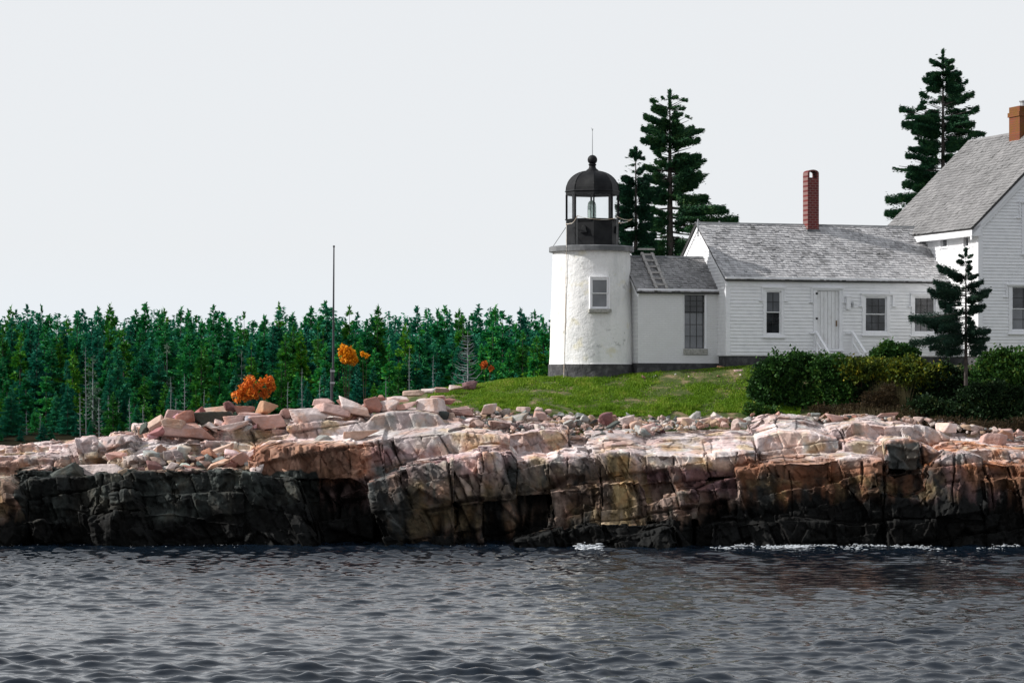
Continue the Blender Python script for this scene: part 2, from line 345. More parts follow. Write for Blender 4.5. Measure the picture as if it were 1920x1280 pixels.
M['bush_gold'] = foliage('yellowing rose bush leaves', [(0, (.012, .026, .006)), (.25, (.04, .075, .012)), (.5, (.13, .16, .015)), (.75, (.34, .27, .02)), (1, (.5, .2, .04))], ns=3.2)
M['bush_brown'] = foliage('brown withered leaves', [(0, (.012, .009, .006)), (.4, (.03, .022, .012)), (.8, (.07, .045, .02)), (1, (.17, .12, .06))], ns=3.2)
M['grass'] = foliage('lawn grass', [(0, (.04, .085, .006)), (.35, (.08, .17, .01)), (.7, (.16, .28, .015)), (1, (.42, .37, .10))], trans=.3)
M['straw'] = foliage('dry tall grass', [(0, (.12, .1, .05)), (.5, (.22, .19, .09)), (1, (.36, .3, .17))])
M['soil'] = mat('lawn soil', (.05, .07, .014), .95, noise=(2.2, (.2, .15, .085), .5, .66), bump=(14, .6, .05))
M['far_soil'] = mat('forest floor', (.012, .014, .009), 1, 0, noise=(.5, (.022, .019, .012), .4, .6))
# ------------------------------------------------------------------ water
def build_water():
    rs = np.random.RandomState(3)
    def axis(lo, hi, step, far_lo, far_hi):
        a = np.arange(lo, hi+1e-6, step); l = [lo]; r = [hi]; d = step
        while l[-1] > far_lo: d *= 1.35; l.append(l[-1]-d)
        d = step
        while r[-1] < far_hi: d *= 1.35; r.append(r[-1]+d)
        return np.array(l[:0:-1]+list(a)+r[1:])
    X = axis(-18, 18, .06, -3000, 3000); Y = axis(42, 92, .05, -500, 5000)
    gx, gy = np.meshgrid(X, Y); gz = np.zeros_like(gx)
    fade = np.clip(1-(np.abs(gx)-18)/12, 0, 1)*np.clip(1-(gy-92)/12, 0, 1)*np.clip(1-(42-gy)/12, 0, 1)
    for k in range(84):                          # choppy wind ripples, hardly any swell
        lam = .2*(1.15/.2)**(rs.rand()**1.1); th = rs.normal(rad(-80), rad(42)); kk = 2*math.pi/lam
        am = .0058*lam*(.5+rs.rand())*(1.15 if lam > .4 else .6)
        ph = kk*(gx*math.cos(th)+gy*math.sin(th)) + rs.rand()*6.28 + .6*np.sin(gx*.31+gy*.23+k) + .4*np.sin(gx*1.1-gy*.7+k)
        gz += am*(np.sin(ph) if k % 2 else 1.5*(.64-np.abs(np.sin(ph*.5))))
    gz = gz + .3*np.abs(gz)                     # peaked crests, flat troughs
    pat = fbm(np.stack([gx.ravel()*.12, gy.ravel()*.07, gx.ravel()*0], 1), 8, 3).reshape(gx.shape)
    gz *= (.95+.75*pat)*fade*(1-.42*np.clip((gx-.5)/4, 0, 1)*np.clip((gy-48)/18, .3, 1))
    V = np.stack([gx.ravel(), gy.ravel(), gz.ravel()-.02], 1); ny, nx = gx.shape
    i = np.arange(ny*nx).reshape(ny, nx)
    Fc = np.stack([i[:-1, :-1].ravel(), i[:-1, 1:].ravel(), i[1:, 1:].ravel(), i[1:, :-1].ravel()], 1)
    def wb(n, N, L, p, co):
        p.inputs['IOR'].default_value = 1.29; p.inputs['Specular IOR Level'].default_value = .5
        g = N.new('ShaderNodeNewGeometry'); mp = N.new('ShaderNodeMapping'); mp.inputs['Scale'].default_value = (1, 1.5, 1)
        mp.inputs['Rotation'].default_value = (0, 0, rad(14)); L.new(g.outputs['Position'], mp.inputs[0])
        t = N.new('ShaderNodeTexNoise'); t.inputs['Scale'].default_value = 7; t.inputs['Detail'].default_value = 4; L.new(mp.outputs[0], t.inputs[0])
        b = N.new('ShaderNodeBump'); b.inputs['Strength'].default_value = .3; b.inputs['Distance'].default_value = .01
        L.new(t.outputs['Fac'], b.inputs['Height'])
        t2 = N.new('ShaderNodeTexNoise'); t2.inputs['Scale'].default_value = 2.2; t2.inputs['Detail'].default_value = 3; L.new(mp.outputs[0], t2.inputs[0])
        b2 = N.new('ShaderNodeBump'); b2.inputs['Strength'].default_value = .35; b2.inputs['Distance'].default_value = .05
        L.new(t2.outputs['Fac'], b2.inputs['Height']); L.new(b.outputs[0], b2.inputs['Normal']); L.new(b2.outputs[0], p.inputs['Normal'])
    m = mat('sea water', (.004, .008, .014), .02, .5, build=wb)
    tag(link('water', npmesh('water', V, Fc, True), m), kind='structure')
build_water()
# ------------------------------------------------------------------ bedrock ledges
def build_bedrock():
    B = MB()
    def blk(top, bot, Y0, depth=3, rise=.3, lean=.12):
        pts = list(top)+list(reversed(bot)); zt = max(at(0, y, Y0).z for x, y in top); n = len(pts); fr = []; bk = []
        for k, (x, y) in enumerate(pts):
            p = at(x, y, Y0); p.y += lean*(p.z-1.0); fr.append(p)
            q = p.copy(); q.y = Y0+depth+.4; q.z += rise if k < len(top) else 0; q.x = p.x*(1+.0*depth); bk.append(q)
        B.poly(fr+bk, [tuple(range(n)), tuple(range(2*n-1, n-1, -1))]+[(i, (i+1) % n, (i+1) % n+n, i+n) for i in range(n)])
    def flat(top, yb): return [(top[0][0], yb), (top[-1][0], yb)]
    W = 1062
    def q(top, Y0, yb=W, **k): blk(top, flat(top, yb), Y0, **k)
    # front tier, left to right
    q([(-80, 896), (0, 903), (26, 918), (47, 945)], 88.0, rise=.2)
    blk([(52, 980), (95, 977), (107, 982)], [(60, 1000), (85, 1018)], 87.7, 1, .05)
    q([(36, 912), (52, 903), (95, 897), (150, 894), (192, 889), (231, 893)], 88.9, rise=.1)
    q([(226, 897), (242, 886), (300, 883), (322, 888)], 88.55, rise=.1)
    q([(318, 891), (345, 884), (380, 882), (436, 886), (452, 893)], 88.75, rise=.1)
    q([(222, 930), (240, 927), (312, 924), (330, 929), (392, 924), (458, 926)], 88.3, rise=.05)
    q([(180, 978), (230, 965), (330, 962), (400, 975), (455, 985)], 88.0, rise=.05, depth=1.5)
    blk([(446, 890), (512, 894), (538, 897), (558, 905)], [(446, W), (512, W), (600, W), (596, 1010)], 88.4, 3, .05)
    q([(552, 905), (600, 900), (640, 912), (705, 908)], 90.3, rise=.1)
    blk([(622, 938), (650, 922), (672, 915), (700, 925)], [(628, 990), (700, 1010)], 89.8, 2, .1)
    # overhanging brown columns
    blk([(476, 852), (490, 843), (540, 838), (600, 836), (655, 832), (700, 826), (716, 823)], [(478, 890), (555, 897), (655, 896), (690, 908), (722, 895)], 89.25, 3.2, .45)
    blk([(708, 826), (735, 822), (765, 818), (830, 812), (905, 818), (955, 822)], [(712, 905), (860, 900), (950, 880)], 89.9, 3.2, .55)
    blk([(693, 907), (748, 891), (750, 881), (800, 872), (835, 867), (848, 865)], [(700, 935), (716, 985), (738, W), (852, W)], 88.2, 3, .35)
    blk([(842, 864), (875, 857), (906, 850)], [(850, 935), (860, 948), (905, 942)], 88.7, 3, .35)
    q([(848, 948), (905, 944)], 89.0, rise=0)
    blk([(902, 850), (930, 847), (958, 852), (970, 868)], [(905, 940), (968, 936)], 88.45, 3, .35)
    blk([(964, 866), (985, 862), (1004, 860), (1032, 866)], [(966, 930), (1032, 926)], 88.85, 3, .35)
    q([(868, 944), (950, 938), (1036, 925)], 90.4, rise=0)
    blk([(1026, 866), (1050, 857), (1064, 856), (1095, 857), (1112, 862), (1126, 905)], [(1030, 924), (1126, 918)], 88.75, 3, .4)
    q([(1031, 921), (1066, 917), (1092, 914), (1126, 911)], 88.3, rise=.05)
    q([(1124, 908), (1160, 903), (1199, 899), (1210, 914), (1214, 940)], 88.0, rise=.05)
    q([(1108, 856), (1150, 850), (1190, 849), (1214, 855)], 89.05, rise=.7, depth=3)
    blk([(1210, 857), (1240, 853), (1275, 855), (1325, 857)], [(1210, 905), (1325, 900)], 88.85, 3, .6)
    blk([(1205, 903), (1280, 900), (1318, 905)], [(1205, 945), (1318, 935)], 89.0, 3, .1)
    blk([(1210, 948), (1230, 940), (1262, 929), (1300, 923), (1310, 930)], [(1212, 978), (1308, 972)], 88.1, 3, .1)
    q([(1236, 976), (1262, 966), (1297, 964)], 87.8, rise=.05, depth=2)
    blk([(1322, 858), (1345, 850), (1395, 845), (1420, 850)], [(1322, 895), (1420, 890)], 89.1, 3, .6)
    q([(1306, 925), (1345, 905), (1392, 893), (1400, 900)], 88.7, rise=.1)
    q([(1386, 884), (1420, 876), (1470, 868), (1510, 866), (1562, 862)], 88.3, rise=.3)
    q([(1556, 862), (1600, 857), (1640, 862), (1664, 869)], 88.45, rise=.3)
    blk([(1664, 832), (1672, 826), (1702, 824), (1723, 829)], [(1668, 878), (1720, 882)], 88.7, 3, .2)
    q([(1650, 892), (1700, 884), (1752, 888)], 88.75, rise=0)
    q([(1640, 925), (1700, 935), (1745, 915)], 88.2, rise=.1, depth=2)
    blk([(1720, 832), (1742, 838), (1760, 850), (1796, 856)], [(1720, W), (1796, W)], 89.3, 3, .2)
    q([(1738, 905), (1758, 868), (1782, 852), (1815, 848), (1848, 858)], 88.1, rise=.2)
    q([(1838, 862), (1862, 868), (1900, 872), (1985, 880)], 88.2, rise=.3)
    blk([(1786, 848), (1812, 845), (1850, 842), (1890, 847), (1985, 846)], [(1786, 905), (1985, 905)], 89.3, 3, .3)
    blk([(1850, 905), (1885, 895), (1985, 900)], [(1850, W), (1985, W)], 87.7, 2, .3)
    # wet reef at the waterline
    blk([(975, 1014), (1020, 1004), (1062, 996), (1090, 985), (1150, 983), (1250, 986), (1258, 1000)], [(970, W), (1262, W)], 87.2, 1.2, -.05)
    blk([(1120, 1013), (1170, 1004), (1245, 991), (1262, 996)], [(1120, W), (1268, W)], 86.8, 1.0, 0)
    q([(1340, 985), (1480, 975), (1600, 985), (1720, 978), (1840, 985), (1985, 975)], 87.9, rise=.1, depth=2)
    # upper pale tiers
    q([(-80, 846), (0, 843), (60, 837), (128, 832)], 92.2, 960, rise=.05, depth=4)
    q([(-80, 872), (0, 868), (55, 862), (128, 858)], 90.6, 960, rise=.55, depth=3)
    q([(18, 893), (40, 884), (85, 880), (100, 892)], 89.6, 960, rise=.2)
    q([(122, 834), (140, 828), (168, 824), (180, 834)], 91.2, 905, rise=.1)
    q([(176, 832), (196, 826), (214, 824), (240, 827), (300, 829)], 91.5, 905, rise=.18)
    q([(200, 868), (262, 846), (290, 842), (340, 850)], 90.2, 905, rise=.55)
    q([(262, 829), (285, 815), (300, 810), (345, 806), (398, 809)], 92.1, 905, rise=.2)
    q([(296, 838), (360, 828), (430, 830), (480, 836)], 91.2, 905, rise=.3)
    q([(330, 862), (400, 852), (480, 852)], 90.4, 905, rise=.5)
    q([(396, 808), (420, 805), (470, 803), (548, 804)], 92.0, 905, rise=.3)
    q([(470, 842), (560, 832), (700, 824)], 90.8, 905, rise=.5)
    q([(540, 802), (560, 794), (620, 788), (672, 788), (692, 800)], 91.3, 850, rise=.38)
    q([(678, 798), (700, 780), (730, 773), (780, 771), (820, 779), (838, 800)], 91.3, 850, rise=.12, depth=2.5)
    q([(832, 824), (900, 820), (985, 819), (1110, 823), (1215, 828)], 91.6, 880, rise=-.05, depth=3)
    q([(905, 822), (955, 814), (1000, 808), (1042, 806), (1062, 812), (1070, 842)], 90.5, 880, rise=.25, depth=2.5)
    q([(1010, 856), (1060, 842), (1120, 838), (1220, 836)], 90.1, 905, rise=.3, depth=3)
    q([(1190, 838), (1240, 824), (1330, 820), (1432, 818)], 90.9, 905, rise=.22, depth=3)
    q([(1420, 822), (1462, 810), (1520, 812), (1572, 826)], 90.2, 905, rise=.55, depth=3.6)
    q([(1560, 806), (1600, 797), (1640, 796), (1672, 800)], 91.2, 905, rise=.3, depth=3)
    q([(1585, 836), (1610, 830), (1640, 831), (1672, 842)], 89.9, 905, rise=.4, depth=3)
    q([(1660, 800), (1700, 797), (1745, 806), (1780, 822)], 91.0, 905, rise=.15, depth=3)
    q([(1770, 836), (1810, 832), (1870, 838), (1985, 838)], 90.4, 905, rise=.2, depth=3)
    # the mass under everything, rising to the lawn
    def mass(x0, x1, ya, yb, Ya, Yb):
        a, b = at(x0, ya, Ya), at(x1, ya, Ya); c, d = at(x1, yb, Yb), at(x0, yb, Yb)
        B.hexa([(a.x, Ya, -1.5), (b.x, Ya, -1.5), (c.x, Yb, -1.5), (d.x, Yb, -1.5), a, b, c, d])
    mass(-90, 262, 905, 846, 89.9, 93); mass(-90, 262, 846, 850, 92.6, 96)
    mass(255, 600, 880, 812, 90, 94); mass(255, 700, 800, 795, 93, 99)
    mass(590, 860, 880, 790, 90.2, 95); mass(690, 900, 790, 770, 93.5, 98.5); mass(850, 1440, 880, 812, 90.2, 94)
    mass(1420, 1990, 880, 818, 90.2, 94); mass(850, 1440, 818, 800, 93.2, 99); mass(1440, 1990, 812, 800, 93.6, 99)
    me = bpy.data.meshes.new('bedrock_src'); me.from_pydata(B.v, [], B.f); me.update()
    bm = bmesh.new(); bm.from_mesh(me); bmesh.ops.recalc_face_normals(bm, faces=bm.faces); bm.to_mesh(me); bm.free()
    o = bpy.data.objects.new('tmp', me); C.objects.link(o)
    r = o.modifiers.new('r', 'REMESH'); r.mode = 'VOXEL'; r.voxel_size = .028; r.adaptivity = 0
    dg = bpy.context.evaluated_depsgraph_get(); ev = o.evaluated_get(dg).to_mesh()
    n = len(ev.vertices); V = np.empty(n*3, np.float32); ev.vertices.foreach_get('co', V); V = V.reshape(-1, 3).astype(float)
    Nn = np.empty(n*3, np.float32); ev.vertices.foreach_get('normal', Nn); Nn = Nn.reshape(-1, 3).astype(float)
    m = len(ev.polygons); lt = np.empty(m, np.int32); ev.polygons.foreach_get('loop_total', lt)
    lv = np.empty(len(ev.loops), np.int32); ev.loops.foreach_get('vertex_index', lv)
    assert (lt == 4).all(); Fc = lv.reshape(-1, 4)
    bpy.data.objects.remove(o)
    keep = (V[Fc[:, 0], 2] > -.35) & (V[Fc[:, 0], 1] < 97.5); Fc = Fc[keep]
    used = np.unique(Fc); mp = np.full(n, -1); mp[used] = np.arange(len(used)); Fc = mp[Fc]; V = V[used]; Nn = Nn[used]
    # smooth the normals a little, then fracture
    a = rad(9)
    Rm = np.array([[math.cos(a), 0, math.sin(a)], [0, 1, 0], [-math.sin(a), 0, math.cos(a)]])
    Q = V@Rm.T
    Q = Q + .05*np.stack([fbm(V*1.1, 1, 3), fbm(V*1.1, 11, 3), fbm(V*1.1, 21, 3)], 1)
    Q[:, 0] += .16*V[:, 2]+.35*fbm(V*.45, 33, 2)+.22*V[:, 2]*fbm(V*np.array([.25, .25, .1]), 36, 2)*2
    front = np.array([-.12, -1, .25]); front /= np.linalg.norm(front)
    Dn = Nn*.22+front*.78
    top = np.clip(Nn[:, 2], 0, 1)
    disp = np.zeros(len(V)); crack = np.zeros(len(V)); tone = np.zeros(len(V))
    for sz, amp, tilt, cw, cd, s in (((2.0, 1.6, 1.5), .5, .28, .036, .22, 3), ((.75, .8, 1.0), .2, .34, .022, .1, 31)):
        g, R, D = joints(Q, sz, s)
        disp += (R[:, 0]-.5)*amp+((R[:, 1]-.5)*D[:, 0]+(R[:, 2]-.5)*D[:, 2])*tilt*2
        ck = np.clip(1.25-g/cw, 0, 1)*np.clip(.35+2.4*fbm(V*.8, s+70, 2), .0, 1); crack = np.maximum(crack, ck*(.85 if s == 3 else .38)); disp -= ck*cd*(1 if s == 3 else .5)
        tone += (R[:, 3]-.5)*(.75 if s == 3 else .5)
    g, R, D = joints(Q+.05*np.stack([fbm(V*2, 81, 2)]*3, 1), (.26, .5, .8), 131); pm = np.clip(fbm(V*np.array([.8, .5, .6]), 84, 2)*5+.3, 0, 1)*np.clip(1-top*2, 0, 1)*np.clip((2.9-V[:, 2])/.5, 0, 1)
    disp += ((R[:, 0]-.5)*.2+(R[:, 1]-.5)*D[:, 0]*1.1)*pm; tone += (R[:, 3]-.5)*.7*pm; crack = np.maximum(crack, np.clip(1-g/.02, 0, 1)*pm*.5)
    for scl, amp, tilt, s in (((.9, .8, .6), .12, .3, 51), ((2.8, 2.3, 1.5), .05, .34, 61), ((7, 6, 4.5), .014, .3, 71)):
        d1, g, R, D = vor(Q*np.array(scl), s); D = D/np.array(scl)
        disp += ((R[:, 0]-.5)*amp+((R[:, 1]-.5)*D[:, 0]+(R[:, 2]-.5)*D[:, 2]+(R[:, 3]-.5)*D[:, 1])*tilt*2); tone += (R[:, 1]-.5)*.16
        ck = np.clip(1-g/.05, 0, 1)*np.clip(fbm(V*1.3, s+5, 2)*3-.1, 0, 1); crack = np.maximum(crack, ck*.5); disp -= ck*.03
    disp *= (1-.45*top); upper = np.clip((V[:, 2]-2.35)/.3, 0, 1)*np.clip((V[:, 0]-1.5)/2, .35, 1); disp *= 1-.4*upper; crack *= 1-.3*upper
    # smooth glaciated dome keeps its skin
    px = V[:, 0]*F/V[:, 1]+960; py = HY-(V[:, 2]-CAMZ)*F/V[:, 1]
    dome = np.clip(1.3-np.hypot((px-758)/85, (py-795)/42), 0, 1); disp *= 1-.8*np.clip(dome*2, 0, 1)
    slab = np.clip(1.25-np.hypot((px-1380)/185, (py-826)/30), 0, .6)+np.clip(1.2-np.hypot((px-610)/75, (py-812)/24), 0, .5); disp *= 1-slab
    for x0, y0, x1, y1, wd, dp in ((741, 824, 748, 905, 4, .5), (712, 828, 722, 905, 3, .3), (655, 838, 660, 898, 3, .3), (600, 840, 596, 898, 2, .2), (540, 842, 546, 898, 2, .2), (846, 868, 856, 1010, 6, .6), (904, 852, 908, 945, 4, .5), (968, 868, 966, 936, 3, .4), (1029, 866, 1034, 1000, 4, .5),
            (1062, 862, 1064, 912, 2, .3), (1124, 880, 1126, 1000, 3, .3), (1210, 858, 1214, 905, 3, .3), (1325, 850, 1322, 900, 3, .3), (1420, 850, 1418, 880, 3, .3), (1556, 862, 1552, 960, 3, .4), (1660, 870, 1655, 1000, 6, .5), (1724, 834, 1728, 890, 4, .5), (556, 900, 598, 1020, 5, .5),
            (232, 892, 236, 1010, 3, .25), (318, 890, 330, 1000, 3, .3), (448, 892, 440, 1010, 3, .3), (196, 892, 178, 1010, 3, .25), (640, 908, 622, 1000, 7, .6), (1485, 880, 1478, 975, 3, .3), (1850, 862, 1858, 960, 4, .4), (1790, 850, 1784, 960, 4, .4), (1612, 868, 1618, 950, 3, .3), (300, 808, 290, 845, 2, .2), (405, 812, 398, 850, 3, .2), (470, 806, 478, 850, 3, .2), (190, 830, 180, 870, 3, .2), (1042, 812, 1050, 845, 3, .2), (1300, 826, 1310, 856, 2, .15), (1572, 800, 1590, 850, 3, .3), (1180, 850, 1176, 900, 2, .2), (1265, 856, 1268, 900, 2, .2), (1380, 850, 1376, 885, 2, .2), (790, 816, 796, 866, 2, .2), (835, 814, 830, 862, 2, .2)):
        tt = np.clip(((px-x0)*(x1-x0)+(py-y0)*(y1-y0))/((x1-x0)**2+(y1-y0)**2), 0, 1); dd = np.hypot(px-x0-tt*(x1-x0)+8*vnoise(V*1.3, 8), (py-y0-tt*(y1-y0))*.8)
        wd = wd*(.6-.45*tt)*1.1*np.clip(.9+1.5*vnoise(V*.9, 28), .15, 1.2); dd = dd+.8*np.abs(vnoise(V*5, 18)); ck = np.clip(1.4-dd/wd, 0, 1); disp -= dp*ck*.8; crack = np.maximum(crack, ck*.8)
    disp += .02*fbm(V*2.2, 5, 4)+.012*fbm(V*9, 6, 3)
    V2 = V+Dn*disp[:, None]
    # ---- colour of the stone, lower rock darkened
    wx = px+26*fbm(V*1.3, 40, 4); wy = py+13*fbm(V*1.6, 44, 4)
    pink = np.array([.47, .35, .335]); pale = np.array([.59, .52, .51]); white = np.array([.66, .64, .60]); grey = np.array([.33, .32, .31])
    brown = np.array([.27, .135, .085]); ochre = np.array([.36, .26, .13]); purple = np.array([.19, .11, .115]); dike = np.array([.034, .039, .036]); rust = np.array([.45, .17, .06])
    dgrey = np.array([.12, .125, .12])
    n1 = fbm(V*.9, 50, 4); n2 = fbm(V*2.1, 60, 4); n3 = fbm(V*np.array([2.6, 2.6, .7]), 70, 4)
    col = pink+(pale-pink)*np.clip(.5+1.4*n1, 0, 1)[:, None]
    def mixin(c, f): nonlocal col; col = col+(c-col)*np.clip(f, 0, 1)[:, None]
    mixin(white, (n2-.18)*3.5); mixin(grey, (n3-.16)*3*(1-top*.5)); mixin(np.array([.46, .36, .25]), (fbm(V*1.4, 66, 4)-.12)*3.5)
    ledge_tone = np.clip((2.55-V[:, 2]+.5*n1)/.5, 0, 1)     # the lower ledges are darker and browner
    col = col*(1-ledge_tone[:, None]*np.array([.30, .36, .46]))
    def box(x0, x1, y0, y1, s=14): return np.clip(np.minimum(np.minimum(wx-x0, x1-wx), np.minimum(wy-y0, y1-wy))/s+.5, 0, 1)
    mixin(brown*1.35, .85*box(470, 715, 832, 905, 8)); mixin(purple*1.3, box(690, 960, 838, 905)*(.5+n3)); mixin(purple*.5, box(560, 720, 900, 1010)*.85)
    mixin(grey*1.0, dome*1.2*np.clip(.55+n2*1.6, 0, 1)); mixin(pale, np.clip(dome*1.5, 0, 1)*np.clip((py-800)/20, 0, 1)*.6)
    mixin(dgrey*.9, box(690, 860, 868, 1010)*np.clip(.55+n3*1.8, 0, 1)); mixin(ochre*.6, box(760, 1220, 900, 1010)*np.clip(.4+n2*2.2, 0, 1)*.8)
    mixin(ochre*.95, box(1110, 1215, 856, 1000)*np.clip(.6+n3*1.6, 0, 1)); mixin(ochre*.7, box(1280, 1460, 885, 990)*np.clip(.3+n2*1.6, 0, 1)*.7)
    mixin(dgrey*.45, box(905, 1125, 868, 1010)*np.clip(.45+n3*2.2, 0, 1)); mixin(purple*.6, box(1205, 1420, 880, 960)*np.clip(.4+n1*2, 0, 1))
    mixin(np.array([.15, .068, .035]), box(1385, 2010, 868, 1030, 10)*.95); mixin(dgrey*.35, box(1385, 1800, 885, 1030)*np.clip(.3+n3*2.4, 0, 1)); mixin(purple*.8, box(1600, 1960, 860, 960)*np.clip(n1*2.5, 0, 1))
    mixin(brown*.9, box(1385, 1660, 856, 882, 6)*.7); mixin(rust, box(1650, 1985, 825, 880)*np.clip(.1+n2*2.5, 0, 1)*.8); mixin(ochre*.8, box(1400, 1900, 900, 1000)*np.clip(n2*2-.1, 0, 1))
    mixin(dgrey*1.2, box(1664, 1725, 833, 885, 6))
    mixin(rust*1.2, box(960, 1110, 800, 835)*np.clip(n2*4-.6, 0, 1)*.5)
    mixin(dike, np.clip(box(40, 596, 884, 1060, 5)*1.6, 0, 1)); mixin(np.array([.105, .12, .108]), box(60, 575, 884, 1000)*np.clip(n2*3.2+.05, 0, 1)*.8)
    col = col*np.clip(1+tone*(.45+.55*np.clip((py-835)/30, 0, 1)), .3, 1.7)[:, None]
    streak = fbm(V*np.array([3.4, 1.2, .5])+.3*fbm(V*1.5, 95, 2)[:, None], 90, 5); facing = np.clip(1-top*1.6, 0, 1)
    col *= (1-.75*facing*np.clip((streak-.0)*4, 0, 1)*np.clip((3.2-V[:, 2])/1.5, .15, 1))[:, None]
    # black weed and barnacle zone washed by the tide
    tide = np.interp(px, [0, 560, 680, 760, 1230, 1330, 1500, 2000], [1.0, 1.35, 1.3, .6, .6, 1.2, 1.45, 1.5])+.5*fbm(V*np.array([.7, .5, 1.1]), 77, 4)
    tide += 1.2*((px > 960) & (px < 1275) & (V[:, 1] < 87.9) & (V[:, 2] < .75))+.25*np.clip(streak*3, -.5, 1)
    wet = (np.clip((tide-V[:, 2])/.4, 0, 1)**.8)[:, None]
    col = col*(1-wet)+np.array([.006, .0065, .006])*wet
    col *= (1-.8*np.clip(crack, 0, 1)**1.3)[:, None]
    low = np.clip((V[:, 2]-1.3)/.8+.5*n1, 0, 1); col *= (.62+.38*low)[:, None]  # lower rock darkened again: wet stone, and shade put into the colour
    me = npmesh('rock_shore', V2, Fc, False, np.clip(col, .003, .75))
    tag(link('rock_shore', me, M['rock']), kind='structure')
    return V2
BED = build_bedrock()
# ------------------------------------------------------------------ lawn and island ground
def lerp(a, b, t): return a+(b-a)*np.clip(t, 0, 1)
def ground_z(X, Y):
    """height of the island behind the rocks"""
    X = np.asarray(X, float); Y = np.asarray(Y, float); px = X*F/Y+960
    low = np.interp(px, [-200, 262, 560, 640, 830, 1000, 1100, 1400, 1700, 1800, 1950, 2400], [-1, 1.0, 3.5, 3.85, 3.95, 4.0, 3.82, 3.78, 3.55, 3.2, 2.9, 2.5])
    high = np.interp(px, [-200, 262, 560, 700, 830, 930, 1030, 1200, 1400, 1700, 2400], [-3, 0.5, 3.6, 4.25, 4.66, 4.95, 5.05, 5.2, 5.45, 5.5, 5.4])
    z = lerp(low, high, (Y-95.2)/4.2)
    z = z-np.clip((Y-112)/10, 0, 1)**2*5-np.clip((-3.5-X)/5, 0, 1)*np.clip((Y-98.5)/3, 0, 1)*4-np.clip((Y-100.5)/3, 0, 1)*np.clip((1.2-X)/2.5, 0, 1)*3
    return z
def build_lawn():
    xs = np.arange(-14, 44, .16); ys = np.concatenate([np.arange(93.2, 101.5, .1), np.arange(101.5, 130, .5)])
    gx, gy = np.meshgrid(xs, ys); gz = ground_z(gx, gy)
    P = np.stack([gx.ravel(), gy.ravel(), gx.ravel()*0], 1)
    gz = gz.ravel()+.05*fbm(P*.9, 2, 3)+.025*fbm(P*3, 4, 3)
    gz -= np.clip((95.0-P[:, 1]), 0, 2)*.9
    V = np.stack([gx.ravel(), gy.ravel(), gz], 1); ny, nx = gx.shape; i = np.arange(ny*nx).reshape(ny, nx)
    Fc = np.stack([i[:-1, :-1].ravel(), i[:-1, 1:].ravel(), i[1:, 1:].ravel(), i[1:, :-1].ravel()], 1)
    tag(link('ground', npmesh('ground', V, Fc, True), M['soil']), kind='structure')
    rs = np.random.RandomState(5); n = 210000
    Y = 95.0+7.5*rs.rand(n)**1.15; px = 800+700*rs.rand(n)**.9; X = (px-960)*Y/F
    ok = (px > 905-(Y-95.0)*42+14*vnoise(np.stack([X, Y, X*0], 1)*2, 9)) & (Y < 100.6)
    edge = 95.0+.6*vnoise(np.stack([X*1.5, X*0, X*0], 1), 3)+np.where(px > 1060, .12, 0); ok &= Y > edge
    dens = fbm(np.stack([X*1.1, Y*.9, X*0], 1), 17, 4); ok &= (dens > -.22) | (rs.rand(n) < .3)
    X = X[ok]; Y = Y[ok]; dens = dens[ok]; n = len(X); Z = ground_z(X, Y)-.02
    h = (.035+.06*rs.rand(n))*(1+.9*np.clip(dens, -.5, 1))*(1+1.6*np.clip(fbm(np.stack([X*2.6, Y*2.6, X*0], 1), 27, 3)-.1, 0, 1)*np.clip((97-Y)/1.5, .25, 1)*2.5); a = rs.rand(n)*6.28; w_ = .012+.02*rs.rand(n)
    dx, dy = np.cos(a)*w_, np.sin(a)*w_; lx, ly = rs.normal(0, .03, n)+.015, rs.normal(0, .03, n)
    V = np.stack([np.stack([X-dx, Y-dy, Z], 1), np.stack([X+dx, Y+dy, Z], 1), np.stack([X+lx, Y+ly, Z+h], 1)], 1).reshape(-1, 3)
    tag(link('grass', npmesh('grass', V, np.arange(3*n).reshape(-1, 3)), M['grass']), 'short sunlit lawn grass between the rocks and the white buildings', 'grass', kind='stuff')
build_lawn()
# ------------------------------------------------------------------ loose rocks
def ico(sub):
    bm = bmesh.new(); bmesh.ops.create_icosphere(bm, subdivisions=sub, radius=1)
    V = np.array([v.co[:] for v in bm.verts]); Fc = np.array([[v.index for v in f.verts] for f in bm.faces]); bm.free(); return V, Fc
ICO = {k: ico(k) for k in (2, 3, 4, 5)}
def rock_mesh(name, seed, sub, dims=(1, 1, 1), planes=11, soft=.018, rough=.06):
    """a broken block: intersection of random planes, edges barely worn; dims are full sizes"""
    V, Fc = ICO[sub]; rs = np.random.RandomState(seed)
    N_ = rs.normal(size=(planes, 3)); N_[:6] = [[1, 0, 0], [-1, 0, 0], [0, 1, 0], [0, -1, 0], [0, 0, 1], [0, 0, -1]]
    N_[:6] += rs.normal(0, .26, (6, 3)); N_ /= np.linalg.norm(N_, axis=1)[:, None]
    h = .62+.3*rs.rand(planes); h[:6] = .6+.15*rs.rand(6); h[6:] = .58+.2*rs.rand(planes-6)
    D = V@N_.T; r = np.where(D > .02, h/np.maximum(D, .02), 9.)
    r = -soft*np.log(np.exp(-np.minimum(r, 3)/soft).sum(1))
    P = V*r[:, None]; P += V*(rough*fbm(P*2.5+seed, seed % 50, 4)+rough*.4*fbm(P*9+seed, seed % 50+9, 2))[:, None]
    lo, hi = P.min(0), P.max(0); P = (P-(lo+hi)/2)/(hi-lo)*np.array(dims)
    return npmesh(name, P, Fc, False)
PINK = (.47, .32, .29); PALE = (.58, .485, .46); TAN = (.46, .33, .265); RED = (.31, .16, .13); DARK = (.06, .068, .062); GREY = (.30, .30, .28); ORG = (.45, .27, .17); PURP = (.2, .11, .12)
